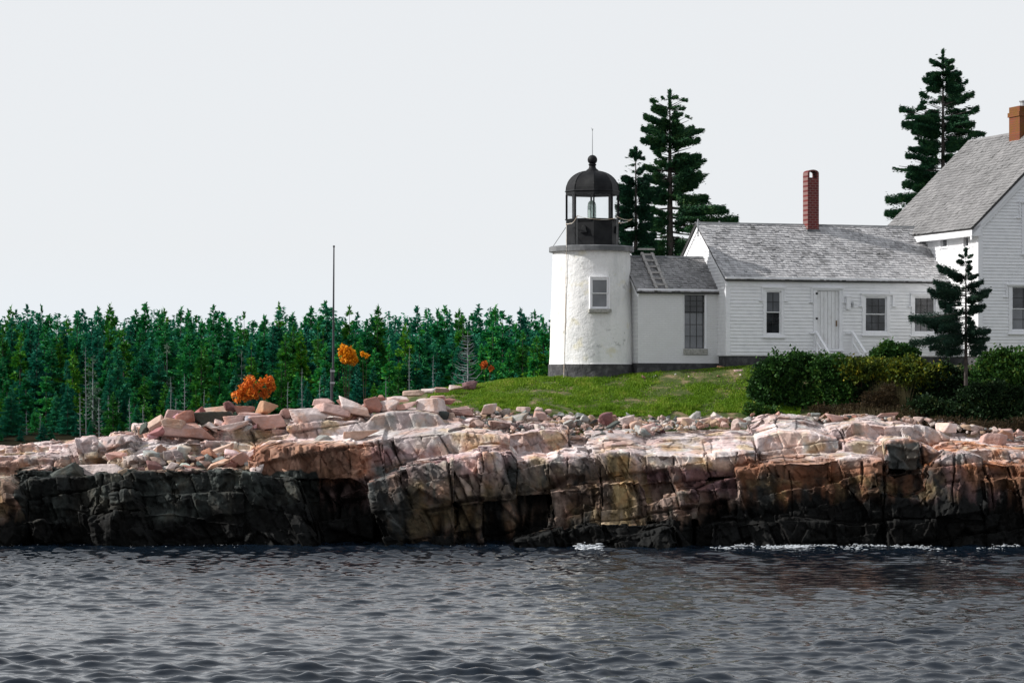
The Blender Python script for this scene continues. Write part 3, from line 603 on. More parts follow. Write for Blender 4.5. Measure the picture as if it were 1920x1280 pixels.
ROCKS = [  # centre x, centre y, width, height in the photograph, distance, colour, roll, label
 (286, 800, 52, 38, 92.0, TAN, 18, 'tan pink wedge boulder at the left foot of the boulder pile'),
 (326, 781, 50, 32, 92.6, PINK, -12, 'pale pink boulder crowning the left end of the boulder pile'),
 (345, 785, 38, 30, 92.0, RED, 10, 'reddish boulder leaning on the pale one at the left end of the pile'),
 (324, 796, 46, 22, 91.7, TAN, -8, 'small tan slab wedged below the reddish boulder'),
 (346, 808, 104, 28, 91.8, PINK, 0, 'long flat pink slab under the left end of the boulder pile'),
 (404, 772, 64, 20, 93.2, TAN, 3, 'flat tan slab lying on top of the dark green boulder'),
 (395, 790, 74, 36, 92.4, DARK, 2, 'dark green grey boulder in the middle of the pink pile'),
 (431, 762, 26, 24, 93.0, PURP, 20, 'dark purple rounded boulder behind the tan slab'),
 (456, 768, 42, 17, 93.1, RED, 4, 'small red brown flat stone beside the purple boulder'),
 (469, 781, 56, 16, 92.7, PINK, -4, 'low flat pink stone under the red brown one'),
 (438, 788, 38, 18, 92.3, PINK, 5, 'small square pink stone right of the dark green boulder'),
 (434, 800, 72, 22, 91.9, PALE, 14, 'white striated slab tilted in front of the pile'),
 (498, 791, 70, 29, 92.2, PINK, 7, 'large smooth pink boulder below the orange tan one'),
 (500, 766, 40, 26, 92.9, ORG, -5, 'orange tan boulder standing below the orange maple'),
 (538, 776, 46, 22, 92.3, PINK, 16, 'pink stone tilted up between the orange boulder and the pale wedge'),
 (582, 779, 86, 34, 91.9, PALE, -4, 'big pale pink wedge boulder left of the flagpole foot'),
 (620, 768, 66, 24, 92.0, PINK, -6, 'brown pink block lying in front of the flagpole foot'),
 (606, 754, 40, 13, 93.6, PINK, 0, 'small flat pink stone just left of the flagpole'),
 (642, 753, 22, 16, 93.6, RED, 20, 'small reddish stone just right of the flagpole'),
 (664, 763, 62, 34, 92.3, PALE, -8, 'large pale square boulder right of the flagpole'),
 (699, 759, 34, 30, 92.5, RED, 8, 'brown faced boulder against the right of the pale square one'),
 (730, 760, 36, 23, 92.5, PALE, -5, 'pale pink boulder third from the flagpole'),
 (716, 746, 16, 10, 93.6, RED, 0, 'small reddish stone on the skyline above the dome rock'),
 (744, 748, 44, 13, 93.6, PALE, 5, 'flat pale stone on the skyline above the dome rock'),
 (764, 760, 42, 15, 92.6, PINK, 4, 'flat pink stone above the smooth grey dome rock'),
 (806, 759, 56, 27, 92.6, PALE, -3, 'white and pink boulder at the top right of the dome rock'),
 (843, 752, 24, 12, 93.4, RED, 5, 'small red stone at the left tip of the lawn'),
 (822, 746, 30, 9, 93.8, PINK, 0, 'thin pink stone at the left tip of the lawn'),
 (776, 737, 40, 11, 96.5, TAN, 0, 'tan stone lying on the skyline left of the lawn'),
 (803, 733, 26, 9, 97, PALE, 0, 'pale stone on the skyline where the lawn begins'),
 (828, 731, 26, 9, 97.5, PINK, 0, 'pink stone on the skyline beside the purple peaked one'),
 (855, 727, 26, 9, 98, PALE, 0, 'small pale stone left of the purple peaked one'),
 (880, 723, 28, 15, 98.5, PURP, 0, 'purple peaked stone on the skyline of the lawn'),
 (186, 883, 92, 38, 89.6, PALE, -8, 'white and orange block resting on the left end of the dark ledge'),
 (119, 893, 74, 46, 89.3, DARK, 12, 'dark green pointed boulder left of the white and orange block'),
 (238, 886, 36, 18, 89.5, DARK, -10, 'small dark grey stone right of the white and orange block'),
 (258, 880, 80, 16, 89.9, PINK, 4, 'low pink slab behind the dark ledge'),
 (323, 874, 22, 22, 89.7, PALE, -30, 'small upright pale stone on the dark ledge'),
 (402, 873, 62, 22, 89.6, TAN, 12, 'brown slab tilted on the dark ledge'),
 (360, 878, 40, 12, 89.6, RED, -5, 'thin dark red stone on the dark ledge'),
 (450, 862, 40, 30, 89.9, PINK, 30, 'pink block leaning against the brown columns'),
 (482, 882, 30, 20, 89.1, PALE, 10, 'small pale stone at the left foot of the brown columns'),
 (415, 843, 58, 20, 90.8, TAN, 18, 'tan slab lying in the hollow above the dark ledge'),
 (440, 850, 30, 22, 90.5, ORG, -20, 'small orange brown stone in the hollow above the dark ledge'),
 (606, 824, 36, 21, 90.4, GREY, 12, 'small grey angular stone above the brown columns'),
 (676, 816, 66, 24, 90.4, TAN, 8, 'tan pink stone on the ledge above the brown columns'),
 (528, 829, 30, 10, 90.6, PALE, 0, 'thin white stone on top of the brown columns'),
 (862, 770, 50, 20, 93.4, PINK, -4, 'pink slab at the top left of the rubble bank'),
 (845, 784, 26, 24, 92.8, TAN, 12, 'square brown stone at the left edge of the rubble bank'),
 (916, 767, 34, 20, 93.5, PALE, 8, 'pale stone at the top of the rubble bank near the lawn'),
 (960, 790, 70, 26, 92.7, GREY, 12, 'large flat grey slab tilted in the rubble bank'),
 (1013, 780, 26, 18, 93, PINK, -8, 'pink stone right of the large grey slab'),
 (1068, 786, 26, 16, 92.8, PALE, 4, 'pale lilac stone in the middle of the rubble bank'),
 (1136, 786, 32, 26, 93, PURP, 12, 'purple grey stone beside the dark slab in the rubble bank'),
 (1148, 797, 36, 14, 92.3, DARK, 32, 'dark slab tilted in the rubble bank'),
 (1176, 790, 32, 22, 92.8, PALE, 18, 'white faced stone right of the dark slab'),
 (1214, 809, 40, 26, 92, PINK, 14, 'pink triangular stone at the foot of the rubble bank'),
 (1238, 806, 30, 18, 92.2, PURP, -20, 'purple stone touching the pink triangular one'),
 (1195, 799, 28, 20, 92.5, TAN, 0, 'tan block above the pink triangular stone'),
 (1288, 790, 38, 17, 93, PALE, 3, 'white flat block near the right end of the rubble bank'),
 (1322, 789, 40, 13, 93.2, PALE, 9, 'long white slab at the right end of the rubble bank'),
 (1352, 792, 24, 16, 92.9, PINK, -6, 'pink block right of the long white slab'),
 (1458, 779, 18, 14, 94, PINK, 30, 'small pink stone under the left bushes'),
 (1478, 787, 24, 14, 93.5, TAN, 5, 'small round brown stone under the left bushes'),
 (1513, 788, 28, 14, 93.4, GREY, 0, 'pale green grey stone under the bushes'),
 (1540, 782, 34, 14, 93.8, TAN, 24, 'brown slab tilted up beside the pink block under the bushes'),
 (1565, 784, 34, 17, 93.5, PINK, -4, 'pink block on top of the ledge under the bushes'),
 (1664, 780, 40, 12, 93.8, PINK, 4, 'flat pink stone on top of the ledge below the dry weeds'),
 (1594, 784, 26, 9, 93.8, RED, 0, 'thin red brown slab on the ledge below the bushes'),
 (1704, 787, 20, 13, 93.6, TAN, -10, 'square brown stone right of the flat pink one'),
 (1777, 801, 40, 19, 92.4, PALE, -6, 'pale rounded boulder at the right end of the ledge'),
 (1824, 802, 34, 12, 93.2, PALE, -10, 'white flat stones layered right of the rounded boulder'),
 (1862, 830, 54, 38, 91.2, PINK, -10, 'pink and white striped boulder at the right'),
 (1889, 815, 36, 16, 92.4, TAN, -22, 'brown slab leaning behind the striped boulder'),
 (1886, 809, 36, 12, 92.9, PINK, -4, 'flat pink slab above the brown one at the right'),
 (1913, 812, 24, 20, 92.2, PINK, 25, 'pink stone at the right edge below the shrubs'),
 (1835, 840, 16, 20, 91.2, PALE, 0, 'small upright white stone left of the striped boulder'),
 (1352, 693, 20, 14, 99.6, ORG, 0, 'orange brown stone against the foundation of the white wing'),
 (1386, 697, 22, 10, 99.0, PINK, 5, 'pinkish stone beside the orange brown one by the foundation'),
]
for k, (cx, cy, ww, hh, Y, c, rot, lab) in enumerate(ROCKS):
    c = tuple(v*(.92+.16*random.Random(k).random()) for v in c)
    p = at(cx, cy, Y); s = Y/F; a = abs(rad(rot)); W0, H0 = ww*s, hh*s
    wd = max(.6*W0, (W0-H0*math.sin(a)*.6)); ht = max(.5*H0, H0-W0*math.sin(a)*.45)
    dep = max(.22, min(W0*.8, H0*1.7))
    p.y += dep*.3
    o = link('boulder', rock_mesh('boulder', 100+k, 5 if ww > 44 else 4, (wd*1.08, dep, ht*1.15), 9+k % 3), M['boulder'], loc=p)
    o.rotation_euler = (rad(random.Random(k).uniform(-6, 6)), rad(-rot), rad(random.Random(k+7).uniform(-14, 14)))
    o.color = (*c, 1); tag(o, lab, 'boulder', 'loose boulders above the ledges')
WEDGE = [rock_mesh('boulder', 850+k, 4, (1, .85, .55+.25*(k % 3)), 8+k % 4) for k in range(9)]
for k in range(74):      # smaller blocks wedged between the named ones
    r = random.Random(5000+k)
    if k < 52: px = r.uniform(262, 840); py = float(np.interp(px, [262, 300, 340, 420, 560, 640, 840], [806, 790, 783, 778, 782, 766, 760]))+r.uniform(-4, 24); Y = 93.3-(py-765)*.03+r.uniform(-.2, .2)
    else: px = r.uniform(215, 480); py = r.uniform(846, 884); Y = 90.6-(py-846)*.028
    o = bpy.data.objects.new('boulder', WEDGE[k % 9]); C.objects.link(o)
    if not o.data.materials: o.data.materials.append(M['boulder'])
    w_ = r.choice([14, 18, 22, 28, 34])*Y/F; o.location = at(px, py, Y); o.scale = (w_*r.uniform(.9, 1.3), w_, w_*r.uniform(.7, 1)); o.rotation_euler = (r.uniform(-.4, .4), r.uniform(-.5, .5), r.uniform(0, 6.28))
    o.color = (*[v*r.uniform(.85, 1.1) for v in r.choice([PINK, PALE, TAN, RED, GREY, PINK, PURP, TAN, DARK])], 1)
    tag(o, 'small angular block wedged among the bigger boulders' if k < 52 else 'small angular block lying in the hollow above the dark ledge', 'boulder', 'small blocks wedged in the boulder pile' if k < 52 else 'small blocks above the dark ledge')
COB = [rock_mesh('stone', 400+k, 4, (1, .8, .42+.4*random.Random(k).random()), 8+k % 3) for k in range(14)]
def cobble(px, py, Y, w, seed, lab, grp):
    r = random.Random(seed); o = bpy.data.objects.new('stone', COB[r.randrange(14)]); C.objects.link(o)
    if not o.data.materials: o.data.materials.append(M['cobble'])
    p = at(px, py, Y); o.location = p; k = w*Y/F; o.scale = (k*r.uniform(.8, 1.25), k*r.uniform(.8, 1.2), k*r.uniform(.7, 1.1))
    o.rotation_euler = (r.uniform(-.4, .4), r.uniform(-.55, .55), r.uniform(0, 6.28)); tag(o, lab, 'stone', grp)
r_ = random.Random(12)
for k in range(204):      # the rubble bank below the lawn
    px = r_.uniform(838, 1400) if r_.random() < .85 else r_.uniform(840, 1000)
    t = r_.random(); hgt = np.interp(px, [838, 900, 1000, 1200, 1300, 1400], [40, 40, 38, 36, 18, 12])
    ytop = np.interp(px, [838, 900, 1000, 1100, 1200, 1300, 1400], [768, 766, 770, 776, 781, 784, 786])
    py = ytop+t*hgt-2; Y = 94.7-t*3.2
    w_ = r_.choice([8, 10, 12, 15, 18, 22, 28]) if not (1040 < px < 1160 and py > 795) else r_.choice([5, 6, 8, 10])
    cobble(px, py, Y, w_, k, 'small pink, tan or grey stone in the rubble bank below the lawn', 'rubble stones below the lawn')
for k in range(40):       # thin line of stones under the bushes, and at the right
    px = r_.uniform(1400, 1750) if k < 22 else r_.uniform(1740, 1930)
    py = (r_.uniform(776, 791) if px < 1740 else 792+(px-1740)*.13+r_.uniform(-6, 16)); Y = 93.9-(py-780)*.05
    cobble(px, py, Y, r_.choice([8, 11, 14, 18]), 900+k, 'small stone in the thin line between the ledge and the bushes', 'small stones under the bushes')
for k in range(20):
    px = r_.uniform(1185, 1400); cobble(px, r_.uniform(699, 709), r_.uniform(98.6, 99.4), r_.choice([4, 6, 8]), 1200+k, 'pebble sized stone along the foot of the white buildings', 'pebbles along the foundations')
for k in range(34):
    px = r_.uniform(230, 480); t = r_.random(); cobble(px, 850+t*36, 90.3-t*.6, r_.choice([8, 12, 16, 22]), 1400+k, 'small stone scattered in the hollow above the dark ledge', 'small stones above the dark ledge')
def fine_rubble():
    rs = np.random.RandomState(21); Vs = []; Fs = []; nb = 0; base = [rock_mesh('r', 700+k, 2, (1, .85, .6), 9) for k in range(6)]; arr = []
    for me in base:
        v = np.empty(len(me.vertices)*3, np.float32); me.vertices.foreach_get('co', v); arr.append(v.reshape(-1, 3)); bpy.data.meshes.remove(me)
    for k in range(1500):
        if k < 1050: px = rs.uniform(836, 1330); t = rs.rand(); ys = np.interp(px, [838, 900, 1000, 1100, 1200, 1330], [770, 770, 774, 780, 785, 787]); hh = np.interp(px, [838, 1000, 1100, 1160, 1200, 1330], [40, 36, 44, 36, 22, 12]); py = ys+t*hh+1; Y = 94.8-t*3.3
        else: px = rs.uniform(1330, 1930); py = 788+max(0, px-1740)*.16+rs.uniform(-4, 6); Y = 93.8-max(0, px-1740)*.004+rs.uniform(-.2, .2)
        c = at(px, py, Y); s = rs.choice([.07, .09, .12, .16, .2]); a = rs.rand()*6.28; b = rs.normal(0, .5)
        v = arr[k % 6]*s*rs.uniform(.7, 1.3, 3); v = v@np.array([[math.cos(a), math.sin(a), 0], [-math.sin(a), math.cos(a), 0], [0, 0, 1]])@np.array([[math.cos(b), 0, math.sin(b)], [0, 1, 0], [-math.sin(b), 0, math.cos(b)]])
        Vs.append(v+np.array(c)); Fs.append(ICO[2][1]+nb); nb += len(v)
    tag(link('fine_rubble', npmesh('fine_rubble', np.concatenate(Vs), np.concatenate(Fs)), M['rubble']), 'fine broken stones filling the bank between the lawn and the ledges', 'rubble', kind='stuff')
fine_rubble()
# ------------------------------------------------------------------ conifers
def needles(rs, P, D, ln, wd):
    """a pointed leaf-spray at each P along D: one triangle pair"""
    n = len(P); D = D/np.maximum(np.linalg.norm(D, axis=1), 1e-6)[:, None]
    R = rs.normal(size=(n, 3)); S = np.cross(D, R); S /= np.maximum(np.linalg.norm(S, axis=1), 1e-6)[:, None]
    ln = (ln*(.6+.8*rs.rand(n)))[:, None]; wd = (wd*(.6+.8*rs.rand(n)))[:, None]
    return np.stack([P-S*wd*.5, P+S*wd*.5+D*ln*.35, P+D*ln, P-S*wd*.9+D*ln*.4], 1).reshape(-1, 3), np.arange(4*n).reshape(-1, 4)
def conifer(seed, H, branches, nd, tip=(.3, .1), thick=.16, bare=.15, curve=.25, bend=0, top_frac=1.0, limb=.02, fluff=.1, gap=-.3, gf=1.3, lat=.26):
    """branches: (z of the tip, azimuth, length); returns crown mesh and trunk mesh"""
    rs = np.random.RandomState(seed); Ps = []; Ds = []; T = MB()
    tz = np.linspace(-.3, H*top_frac, 9); T.tube([(bend*math.sin(z/H*3), 0, z) for z in tz], [max(.012, thick*(1-z/H)**.8) if z < H else .012 for z in tz], 7)
    for zt, az, L in branches:
        up = np.clip((zt/H-.55)*1.3, -.12, .5)            # upper branches ascend, lower ones sag
        z0 = zt-up*L; n = max(4, int(nd*L*(1+.4*rs.rand())))
        t = bare+(1-bare)*rs.rand(n)**.8
        d = np.array([math.cos(az), math.sin(az), 0.]); sd = np.array([-d[1], d[0], 0.])
        zz = z0+(zt-z0)*t-curve*L*(t-t*t)*(1 if up < .2 else -.3)
        w_ = lat*L*np.clip((1.02-t), 0, 1)**.8*(.5+.8*np.clip(t*2, 0, 1))+.05
        la = rs.uniform(-1, 1, n)*w_
        c = np.stack([d[0]*L*t+sd[0]*la, d[1]*L*t+sd[1]*la, zz+rs.normal(-.3, 1, n)*fluff*L**.5*(1.15-t*.5)], 1); c[:, 0] += bend*np.sin(c[:, 2]/H*3)
        dr = d*(.5+t)[:, None]+sd*(la/w_*.9)[:, None]+np.array([0, 0, 1])*rs.normal(.1, .35, n)[:, None]
        Ps.append(c); Ds.append(dr)
        if limb and L > .25:
            tt = np.linspace(0, .9, 4); T.tube([(d[0]*L*a, d[1]*L*a, z0+(zt-z0)*a-curve*L*(a-a*a)*(1 if up < .2 else -.3)) for a in tt], [limb*(1-.75*a)*min(1.5, L) for a in tt], 4, cap=False)
    P = np.concatenate(Ps); D = np.concatenate(Ds); ok = fbm(P*np.array([gf*.5, gf*.5, gf*1.6])+seed*3.1, 7, 2) > gap; P = P[ok]; D = D[ok]
    k = max(6, int(nd*.5)); z = H-rs.rand(k)*H*.07; P = np.concatenate([P, np.stack([rs.normal(0, .02, k), rs.normal(0, .02, k), z], 1)])
    D = np.concatenate([D, np.stack([rs.normal(0, .6, k), rs.normal(0, .6, k), np.ones(k)], 1)])
    V, Fc = needles(rs, P, D, *tip)
    return npmesh('crown', V, Fc), T
def put_tree(label, name, x, y, z, crown, trunk_mesh, mc, mt, group=None, cat='tree', rz=0, sc=1):
    t = thing(name, label, cat, (x, y, z), rz, group); t.scale = (sc, sc, sc)
    link('trunk', trunk_mesh, mt, t); link('crown', crown, mc, t); return t
def from_photo(seed, cx, ytop, ybase, Y, rows, label, mc, nd=60, tip=(.2, .06), extra=60, thick=.17, lo=.2, **kw):
    """rows: (y, x of the left-hand tip, x of the right-hand tip) read off the photograph, built at the tree's own distance"""
    s = Y/F; zb = CAMZ+(HY-ybase)*s; H = (ybase-ytop)*s; br = []; rs = random.Random(seed)
    ys = [r[0] for r in rows]; Ls = [max(.1, (cx-r[1])*s) for r in rows]; Rs = [max(.1, (r[2]-cx)*s) for r in rows]
    for (y, xl, xr), l, r in zip(rows, Ls, Rs):
        z = (ybase-y)*s
        if xl < cx: br.append((z, math.pi+rs.uniform(-.15, .15), l)); br.append((z+rs.uniform(-.2, .1), math.pi+rs.uniform(.25, .6)*rs.choice((-1, 1)), l*.85))
        if xr > cx: br.append((z, rs.uniform(-.15, .15), r)); br.append((z+rs.uniform(-.2, .1), rs.uniform(.25, .6)*rs.choice((-1, 1)), r*.85))
    for k in range(extra):
        y = ytop+(ybase-ytop)*(.03+(1-lo-.03)*rs.random()**.85); az = rs.uniform(0, 6.283)
        l = np.interp(y, ys, Ls); r = np.interp(y, ys, Rs); c = math.cos(az); m = (l+r)*.5
        L = (r if c > 0 else l)*abs(c)+m*(1-abs(c)); br.append(((ybase-y)*s, az, L*rs.uniform(.35, .9)))
    cr_, T = conifer(seed, H, br, nd, tip, thick, **kw)
    t = thing('spruce_tree', label, 'tree', (at(cx, 0, Y).x, Y, zb)); T.build('trunk', M['bark'], t, True); link('crown', cr_, M[mc] if isinstance(mc, str) else mc, t)
from_photo(1, 1256, 171, 640, 112, [(182, 1243, 1268), (188, 1222, 1286), (203, 1224, 1282), (218, 1209, 1262), (224, 1224, 1296), (240, 1205, 1318), (262, 1204, 1310), (276, 1222, 1300), (292, 1236, 1312), (303, 1230, 1322),
  (312, 1208, 1300), (330, 1210, 1332), (346, 1240, 1306), (356, 1228, 1296), (372, 1222, 1342), (392, 1215, 1364), (411, 1220, 1382), (425, 1208, 1330), (442, 1205, 1322), (460, 1200, 1318), (480, 1195, 1312), (520, 1200, 1305), (560, 1205, 1300)],
  'tall ragged spruce with open bare limbs behind the workroom roof', 'spruce', 1500, (.10, .024), 60, .2, curve=.14, limb=.03, fluff=.075, gap=-.2, gf=2.2)
from_photo(2, 1192, 278, 640, 110, [(286, 1184, 1200), (297, 1176, 1206), (315, 1175, 1206), (334, 1168, 1218), (346, 1152, 1216), (355, 1158, 1236), (370, 1160, 1232), (388, 1156, 1216), (404, 1158, 1222), (420, 1154, 1220), (440, 1158, 1228), (460, 1160, 1230), (500, 1160, 1225), (560, 1165, 1220)],
  'shorter narrow spruce close behind the lighthouse lantern', 'spruce', 1400, (.10, .024), 80, .13, curve=.2, fluff=.10, gap=-.5, gf=2.2)
from_photo(3, 1768, 94, 640, 116, [(104, 1758, 1776), (113, 1746, 1786), (126, 1750, 1786), (137, 1740, 1800), (148, 1733, 1798), (151, 1746, 1812), (166, 1740, 1806), (176, 1727, 1824), (190, 1730, 1806), (204, 1690, 1832), (208, 1712, 1800), (224, 1700, 1812), (232, 1694, 1826), (246, 1712, 1846),
  (262, 1716, 1820), (276, 1706, 1800), (292, 1700, 1796), (309, 1677, 1790), (330, 1700, 1790), (345, 1694, 1790), (372, 1664, 1790), (400, 1662, 1790), (440, 1680, 1790), (500, 1690, 1800)],
  'tall dark spruce behind the big sloping roof of the main house', 'spruce', 1450, (.10, .024), 84, .17, curve=.14, fluff=.08, gap=-.22, gf=2.2)
from_photo(4, 1811, 466, 705, 94.5, [(478, 1800, 1822), (490, 1795, 1818), (497, 1757, 1812), (505, 1762, 1816), (515, 1780, 1833), (528, 1752, 1842), (534, 1756, 1834), (543, 1742, 1858), (552, 1748, 1846), (566, 1762, 1826), (573, 1764, 1846), (580, 1785, 1836),
  (597, 1703, 1820), (604, 1730, 1826), (612, 1742, 1828), (620, 1755, 1856), (634, 1785, 1854), (642, 1708, 1846), (652, 1745, 1848), (660, 1762, 1838)],
  'small thin spruce with flat sparse branches in front of the main house', 'spruce_small', 1050, (.07, .015), 34, .065, lo=.25, curve=.1, limb=.015, fluff=.07, gap=-.28, gf=3, lat=.2)
# ------------------------------------------------------------------ far shore and its forest
def far_z(x, y):
    return np.interp(y, [262, 266, 271, 300, 340, 420], [-1, .1, .7, 2.0, 3.2, 4.5])+.0*x
def build_far():
    xs = np.arange(-120, 60, 3.); ys = np.arange(256, 440, 3.)
    gx, gy = np.meshgrid(xs, ys); P = np.stack([gx.ravel(), gy.ravel(), gx.ravel()*0], 1)
    gz = far_z(gx, gy).ravel()+.3*fbm(P*.15, 3, 3); V = np.stack([gx.ravel(), gy.ravel(), gz], 1); ny, nx = gx.shape; i = np.arange(ny*nx).reshape(ny, nx)
    tag(link('far_shore', npmesh('far_shore', V, np.stack([i[:-1, :-1].ravel(), i[:-1, 1:].ravel(), i[1:, 1:].ravel(), i[1:, :-1].ravel()], 1), True), M['far_soil']), kind='structure')
    def fir(seed, H, R, nd=15, bare0=.12, thin=1, pw=1.0, whorl=.42):
        rs = random.Random(seed); br = []; z = H*bare0
        while z < H*.985:
            f = (1-z/H)**pw; n = 5 if f > .15 else 3
            for k in range(n):
                if rs.random() < thin: br.append((z+rs.uniform(-.15, .15), rs.uniform(0, 6.28), max(.12, R*min(1, f*1.15)*rs.uniform(.5, 1.15))))
            z += whorl*rs.uniform(.7, 1.2)*(.6+.5*f)
        cr_, T = conifer(seed, H, br, nd, (.34, .11), .12, curve=.12, limb=0, bare=.05, fluff=.10, gap=-.2, gf=1.1)
        o = T.build('trunk', M['bark']); me = o.data; bpy.data.objects.remove(o); me.materials.clear(); return cr_, me
    protos = {'far_a': [fir(10+k, 10, 2.2+.25*k, 66, .1, pw=1.0) for k in range(5)], 'far_b': [fir(20+k, 10, 2.1+.2*k, 66, .02, pw=1.08) for k in range(5)],
              'far_c': [fir(30+k, 9, 1.7+.2*k, 46, .04, pw=.85) for k in range(4)], 'far_d': [fir(40+k, 8, 1.2, 24, .05, .8) for k in range(3)]}
    LB = {'far_a': 'deep green spruce in the dense wood across the water', 'far_b': 'bluish green spruce in the dense wood across the water',
          'far_c': 'yellow green spruce catching the sun in the wood across the water', 'far_d': 'thin grey green half bare spruce at the front of the far wood'}
    used = {}
    def place(kind, x, y, H, seed):
        r = random.Random(seed); cr0, tr0 = protos[kind][r.randrange(len(protos[kind]))]
        if (cr0.name) not in used:
            used[cr0.name] = cr0.copy(); 
        cr_ = cr0; tr_ = tr0
        if not cr_.materials: cr_.materials.append(M[kind])
        if not tr_.materials: tr_.materials.append(M['deadwood' if kind == 'far_d' else 'bark'])
        base = {'far_a': 10, 'far_b': 10, 'far_c': 9, 'far_d': 8}[kind]; sc = H/base
        t = thing('spruce_tree', LB[kind], 'tree', (x, y, float(far_z(x, y))-.2), r.uniform(0, 6.28), LB[kind].replace('spruce', 'spruces')); t.scale = (min(1.3, sc**.7)*r.uniform(.78, 1.08),)*2+(sc,)
        for nm, me in (('trunk', tr_), ('crown', cr_)):
            o = bpy.data.objects.new(nm, me); C.objects.link(o); o.parent = t
    r = random.Random(77); n = 0
    sky = [(-40, 590), (0, 588), (40, 572), (90, 580), (140, 590), (175, 570), (205, 575), (240, 586), (275, 570), (320, 582), (375, 578), (405, 576), (450, 590), (500, 588), (530, 566), (560, 590), (608, 566), (640, 580), (700, 578), (760, 584), (810, 570), (850, 582), (885, 578), (925, 568), (960, 590), (990, 578), (1020, 588), (1080, 590), (1130, 595)]
    def top_y(px): return float(np.interp(px, [a for a, b in sky], [b for a, b in sky]))
    for row, (Y, cnt, drop0, drop1) in enumerate(((322, 58, -4, 14), (311, 50, 2, 38), (301, 44, 22, 75), (291, 40, 50, 115), (282, 36, 85, 160), (274, 34, 120, 200), (270, 34, 200, 240))):
        for k in range(cnt):
            px = -60+(1230*(k+r.uniform(.1, .9))/cnt); y = Y+r.uniform(-4, 4)
            if row == 0 and k % 3 == 0: drop = -6
            else: drop = r.uniform(drop0, drop1)
            yt = top_y(px)+drop; x = (px-960)*y/F; z = float(far_z(x, y)); H = CAMZ+(HY-yt)*y/F-z
            kind = r.choices(['far_a', 'far_b', 'far_c', 'far_d'], [[5, 4, 1.5, 0], [5, 3, 2.5, 0], [4, 3, 3.2, .2], [4, 3, 3, .6], [3, 4, 2.2, 1.2], [2.4, 5, 1, 1.4], [2, 5, .6, .8]][row])[0]
            place(kind, x, y, max(1.3, H), 1000+n); n += 1
    Vs = []; Fs = []; nb = 0; rr = np.random.RandomState(8)     # the unbroken mass of the wood behind
    for k in range(520):
        px = (-80+1260*(k%150+rr.rand())/150) if k < 300 else (rr.uniform(-900, -70) if k % 5 < 2 else rr.uniform(1150, 2600)); y = (334 if k < 150 else 316 if k < 300 else rr.uniform(276, 330))+rr.uniform(-6, 6); z = float(far_z(0, y)); H = CAMZ+(HY-(top_y(px)+(rr.uniform(2, 30) if k < 150 else rr.uniform(35, 70))))*y/F-z; n1 = 900
        f = rr.rand(n1)**.75; a = rr.rand(n1)*6.28; q = 1.75*f**.8*(.35+.65*rr.rand(n1)**.4)*(.8+.3*np.sin(f*38+k)); P = np.stack([(px-960)*y/F+q*np.cos(a), y+q*np.sin(a), z+H*(1-f)-q*.1], 1)
        v, fc = needles(rr, P, np.stack([np.cos(a), np.sin(a), rr.normal(0, .3, n1)], 1), .4, .16); Vs.append(v); Fs.append(fc+nb); nb += len(v)
    tag(link('distant_wood', npmesh('distant_wood', np.concatenate(Vs), np.concatenate(Fs)), M['far_b']), 'unbroken dark green mass of the wood behind the front trees', 'wood', kind='stuff')
    # bleached dead trees
    def snag(seed, H, R, dens):
        rs = random.Random(seed); B = MB(); B.tube([(rs.uniform(-.05, .05), 0, z) for z in (-.3, H*.4, H*.8, H)], [.05, .042, .028, .01], 5)
        z = H*.2
        while z < H*.97:
            for k in range(4):
                a = rs.uniform(0, 6.28); L = max(.5, R)*(1-z/H*.75)*rs.uniform(.4, 1.1)
                B.tube([(0, 0, z), (math.cos(a)*L*.6, math.sin(a)*L*.6, z+.05*L), (math.cos(a)*L, math.sin(a)*L, z+.28*L)], [.03, .02, .008], 3, cap=False)
            z += dens
        return B
    for k, (px, yb, yt, R) in enumerate([(186, 825, 745, .35), (203, 825, 740, .5), (150, 815, 735, .3), (222, 812, 750, .5), (320, 790, 706, .2), (346, 790, 700, .3), (383, 780, 730, .2), (75, 825, 775, .2),
                                         (566, 760, 690, .5), (600, 765, 705, .3), (724, 750, 705, .25), (768, 700, 650, .2), (161, 690, 650, .7), (812, 720, 665, .2), (540, 770, 715, .2), (50, 835, 770, .2), (243, 820, 745, .3), (268, 815, 760, .2), (330, 800, 745, .15)]):
        Y = 269+(k*5 % 8); s = Y/F; x = (px-960)*s; zb = CAMZ+(HY-yb)*s
        t = thing('dead_tree', 'bare grey dead trunk standing at the edge of the far wood', 'dead tree', (x, Y, min(zb, float(far_z(x, Y)))-.2), 0, 'bare dead trunks at the edge of the far wood')
        H = CAMZ+(HY-yt)*s-t.location.z; snag(300+k, H, R, .35).build('trunk', M['deadwood'], t)
    Y = 266; s = Y/F; t = thing('dead_tree', 'white skeleton of a dead spruce with all its bare branches, left of the lighthouse', 'dead tree', ((877-960)*s, Y, .4))
    B = MB(); H = CAMZ+(HY-622)*s-.4; B.tube([(0, 0, z) for z in (-.4, H*.5, H*.85, H)], [.12, .08, .04, .015], 6); rs = random.Random(5); z = H*.45
    while z < H*.98:
        for a in (rs.uniform(-.3, .3), math.pi+rs.uniform(-.3, .3), rs.uniform(0, 6)):
            L = 1.3*(1.1-(z/H))**.8/.6*rs.uniform(.25, 1.1)+.1
            B.tube([(0, 0, z), (math.cos(a)*L*.6, math.sin(a)*L*.6, z+.1*L*rs.uniform(0, 2)), (math.cos(a)*L, math.sin(a)*L, z+.36*L*rs.uniform(.5, 1.4))], [.035, .024, .01], 4, cap=False)
        z += rs.uniform(.1, .32)
    B.build('trunk', M['deadwood'], t)
